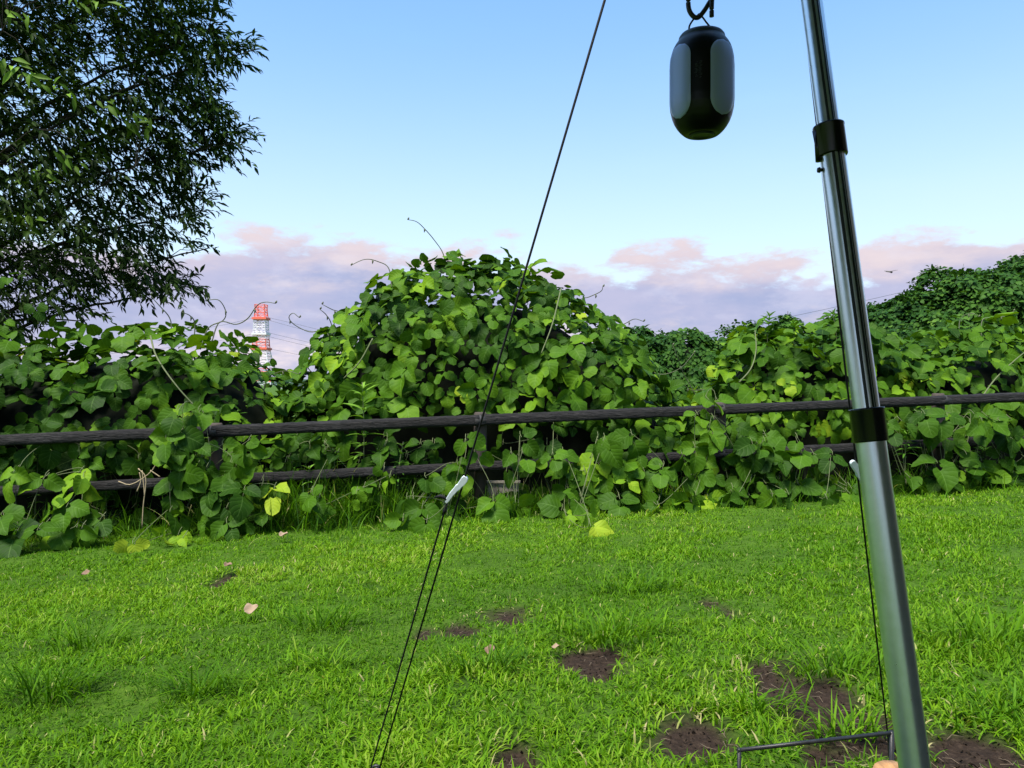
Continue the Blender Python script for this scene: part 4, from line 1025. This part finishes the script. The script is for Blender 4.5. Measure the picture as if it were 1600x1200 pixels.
for a in range(q + 1):
    f = a / q; x_, y_ = 1.36 - .36 * f, 1.22 - 2.9 * f
    for b in range(q + 1):
        g_ = b / q; V.append([x_ + .03 * math.sin(f * 9) * (1 - g_) - .10 * g_, y_, float(gz(x_, y_)) * (1 - g_) + .01 + (1.95 + .12 * f) * g_])
i, j = np.meshgrid(np.arange(q), np.arange(q), indexing='ij'); n_ = q + 1
obj('shade_wall', mk_mesh('shade_wall', V, np.stack([i * n_ + j, i * n_ + j + 1, (i + 1) * n_ + j + 1, (i + 1) * n_ + j], -1).reshape(-1, 4), M_tarp), tarp)
# lantern
LD_ = .90; R_ = .0371; k_ = LD_ / F
lc = np.array([(1096.5 - 800) * k_, LD_, 0.]); zb_ = CAMZ + (600 - 211) * k_
Hh = 153 * k_
lant = thing('hanging_lantern', (lc[0], lc[1], zb_), 'black capsule shaped lantern with pale oblong panels hanging from a hook', 'lantern')
def prof_r(u):               # radius along the height 0..1
    u = np.asarray(u, float)
    r = np.interp(u, [0, .012, .04, .08, .13, .19, .26, .34, .68, .76, .83, .88, .92, .95, .975, 1.0], [.52, .575, .67, .77, .86, .93, .98, 1.0, 1.0, .985, .945, .895, .83, .76, .72, .69])
    return r * R_
uu = np.linspace(0, 1, 70); pr = [(0.0001, zb_ + .002), (R_ * .36, zb_ + .002), (R_ * .40, zb_)] + [(float(prof_r(u)), zb_ + u * Hh) for u in uu] + [(R_ * .60, zb_ + Hh + .001), (.0001, zb_ + Hh + .001)]
mb = MB(); mb.lathe(pr, (lc[0], lc[1], 0), 72); obj('body', mb.mesh('body', M_lant), lant)
for q in range(4):
    th0 = math.radians(-106 - 46 + 92 * q if q < 2 else 74 - 45 + 90 * (q - 2)); hwid = math.radians(29)
    # stadium shaped panel in (angle, height)
    m1, m2 = 34, 14; u0, u1 = .125, .865; V = []
    for a in range(m1 + 1):
        u = u0 + (u1 - u0) * a / m1; h = (u1 - u0) / 2; e = abs(u - (u0 + u1) / 2); cap_ = .155
        w = 1.0 if e < h - cap_ else math.sqrt(max(0, 1 - ((e - h + cap_) / cap_) ** 2))
        for b_ in range(m2 + 1):
            f = (b_ / m2 * 2 - 1); th = th0 + hwid * w * f; lift = .0004 + .0012 * max(0, 1 - f ** 6) * (1 if w > .05 else 0)
            rr = float(prof_r(u)) + lift
            V.append((lc[0] + rr * math.cos(th), lc[1] + rr * math.sin(th), zb_ + u * Hh))
    i, j = np.meshgrid(np.arange(m1), np.arange(m2), indexing='ij'); nn = m2 + 1
    obj('light_panel', mk_mesh('light_panel', V, np.stack([i * nn + j, i * nn + j + 1, (i + 1) * nn + j + 1, (i + 1) * nn + j], -1).reshape(-1, 4), M_diff), lant)
mb = MB(); mb.lathe([(.0262, zb_ + Hh * .945), (.0275, zb_ + Hh * .955), (.0262, zb_ + Hh * 1.0), (.0245, zb_ + Hh * 1.02), (.0001, zb_ + Hh * 1.022)], (lc[0], lc[1], 0), 48); cap = obj('top_cap', mb.mesh('top_cap', M_lantcap), lant)
mb = MB(); mb.tube([(lc[0] + .0235, lc[1] - .004, zb_ + Hh * .955), (lc[0] + .0245, lc[1] - .004, zb_ + Hh * 1.015)], [.0028, .0018], 10); obj('catch', mb.mesh('catch', M_lantcap), cap)
mb = MB(); mb.lathe([(.0001, zb_ - .0006), (.010, zb_ - .0006), (.0105, zb_ - .0016), (.0135, zb_ - .0016), (.014, zb_ - .0002)], (lc[0], lc[1], 0), 40); obj('base_ring', mb.mesh('base_ring', M_lantcap), lant)
# tiny two line print running up the front, too small to read
mb = MB(); rp_ = np.random.default_rng(3)
for row in range(2):
    for c in range(7):
        zc = zb_ + Hh * (.475 + .0245 * c); xo = -.0035 + row * .0045
        for s2 in range(3):
            if rp_.uniform() < .25: continue
            ph_ = math.radians(-106) + (xo - .001 + rp_.uniform(-.0010, .0010)) / R_; Rm = [[-math.sin(ph_), math.cos(ph_), 0], [math.cos(ph_), math.sin(ph_), 0], [0, 0, 1]]; mb.box((lc[0] + R_ * math.cos(ph_), lc[1] + R_ * math.sin(ph_), zc + (s2 - 1) * .0008), (.0028 if s2 != 1 else .0010, .0009, .0005), np.array(Rm).T)
obj('print', mb.mesh('print', M_print, False), lant)
ztop = zb_ + Hh
def lp(px, py, dy=0): return np.array([(px - 800) * (LD_ + dy) / F, LD_ + dy, CAMZ - (py - 600) * (LD_ + dy) / F])
mb = MB(); mb.tube(spline([lp(1076.5, 47), lp(1077.5, 40), lp(1083, 31), lp(1090, 24), lp(1093, 22), lp(1097, 26), lp(1103, 34), lp(1109, 42), lp(1110, 47)], 40), .0011, 8); obj('bail', mb.mesh('bail', M_rod), lant)
hook = thing('hanging_hook', lp(1092, 28), 'black metal hook holding the lantern at the top edge', 'hook')
mb = MB(); mb.tube(spline([lp(1112, 26, -.004), lp(1112, 8, -.004), lp(1112.5, -10, -.003), lp(1108, -22, -.002), lp(1092, -30), lp(1079, -20), lp(1075.5, 0), lp(1077, 16), lp(1084, 26), lp(1091, 27), lp(1098, 20), lp(1106, 8), lp(1112, -4, .004), lp(1116, -25, .006), lp(1110, -60, .004), lp(1100, -90)], 90), .0028, 10); obj('wire', mb.mesh('wire', M_rod), hook)
rz = lp(1096.5, 0); ridge_pt = np.array([rz[0], rz[1], 2.285])
mb = MB(); mb.tube([lp(1100, -88), [lp(1098, 0)[0], LD_, 2.0], [ptop[0] + (rtop[0] - ptop[0]) * .05, ptop[1] + (rtop[1] - ptop[1]) * .05, 2.292]], .0025, 8); obj('hanging_cord', mb.mesh('hanging_cord', M_rope), hook)

# ------------------------------------------------------------------ thin rod stand at the bottom, with a piece of wood
sz = .30
def at_z(px, py, z): Y = (CAMZ - z) * F / (py - 600); return np.array([(px - 800) / F * Y, Y, z])
sA, sB = at_z(1155, 1172, sz), at_z(1393, 1145, sz)
bk = nrm(np.cross(sB - sA, [0, 0, 1.])) * .30
stand = thing('rod_hoop', (sA[0], sA[1], float(gz(sA[0], sA[1]))), 'low black iron rod hoop at the bottom edge beside the pole', 'hoop')
mb = MB(); mb.tube([sA - nrm(sB - sA) * .004, sB + nrm(sB - sA) * .004], .0048, 10); obj('top_bar', mb.mesh('top_bar', M_rod), stand)
for e in (sA, sB):
    mb = MB(); mb.tube([e + [0, 0, .004], [e[0], e[1], float(gz(e[0], e[1])) - .06]], .0046 if e is sA else .0058, 10); obj('leg', mb.mesh('leg', M_rod), stand)
wx, wy = (1388 - 800) / F * 1.70, 1.70; wg = float(gz(wx, wy)); wt_ = CAMZ - (1196 - 600) / F * 1.70
th = np.linspace(0, 2 * np.pi, 14, endpoint=False); rr_ = .034 * np.where(np.sin(th) > -.2, 1.0, .6)
V = []
for z_, f_ in ((wg - .01, 0), (wg - .01, 1), (wg + .1, 1.02), (wt_ - .012, .98), (wt_ - .004, .9), (wt_, .0)):
    V.append(np.stack([wx + rr_ * f_ * np.cos(th), wy + rr_ * f_ * np.sin(th), np.full(14, z_) + .006 * np.cos(th) * (z_ > wg + .15)], -1))
i, j = np.meshgrid(np.arange(5), np.arange(14), indexing='ij'); j2 = (j + 1) % 14
obj('split_log', mk_mesh('split_log', np.vstack(V), np.stack([i * 14 + j, i * 14 + j2, (i + 1) * 14 + j2, (i + 1) * 14 + j], -1).reshape(-1, 4), M_wood), label='orange brown piece of split wood standing at the bottom edge left of the pole', cat='wood')

# ------------------------------------------------------------------ fallen leaves, flying insect
def fallen(px, py, s, mat, lab, seed, lift=.05):
    r = np.random.default_rng(seed); X, Y = ground_hit(px, py)
    V, Q, uv = leaf_grid(P_OV, 8, 6, .55, -.5, .12, .1, seed)
    o = obj('fallen_leaf', mk_mesh('fallen_leaf', V * s, Q, mat, uv=uv), label=lab, cat='dead leaf', group='fallen leaves on the lawn')
    so = o.modifiers.new('thick', 'SOLIDIFY'); so.thickness = .0012
    o.location = (X - s * .3, Y, float(gz(X, Y)) + lift); o.rotation_euler = (r.uniform(-.2, .2), r.uniform(-.2, .2) + .3, -1.2 + r.normal(0, .3))
fallen(388, 972, .062, M_deadleaf, 'curled pale pink dead leaf lying on the left lawn', 1)
fallen(440, 850, .06, M_deadleaf, 'tan dead leaf at the edge of the long grass by the fence', 2, .06)
fallen(354, 897, .045, M_deadleaf2, 'dark brown dead leaf in the upper left lawn', 3)
fallen(766, 1040, .04, M_deadleaf2, 'small brown dead leaf in the bluish tussock', 4)
fallen(132, 908, .045, M_deadleaf2, 'brown dead leaf near the left edge below the fence', 5, .04)
fallen(866, 1023, .03, M_deadleaf, 'little orange dead leaf at the left end of the small bare patch', 6, .03)
ic = ray_pt(1390, 425, 9.0)
ins = thing('flying_insect', ic, 'tiny dark insect flying in the sky right of the pole', 'insect')
mb = MB(); mb.tube([ic + [-.045, 0, .004], ic, ic + [.025, 0, -.004], ic + [.035, 0, 0]], [.003, .005, .011, .004], 8); obj('body', mb.mesh('body', M_insect), ins)
for s in (-1, 1):
    for dx in (.0, .02):
        mb = MB(); p = ic + [dx, 0, .006]; mb.add([p, p + [.006, 0, .004], p + [.05 * s + .01, -.03 * s, .014], p + [.045 * s - .006, -.03 * s, .010], p + [0, 0, -.002], p + [.006, 0, .002], p + [.05 * s + .01, -.03 * s, .012], p + [.045 * s - .006, -.03 * s, .008]], [[0, 1, 2, 3], [7, 6, 5, 4], [0, 3, 7, 4], [1, 5, 6, 2], [3, 2, 6, 7], [0, 4, 5, 1]]); obj('wing', mb.mesh('wing', M_insect, False), ins)
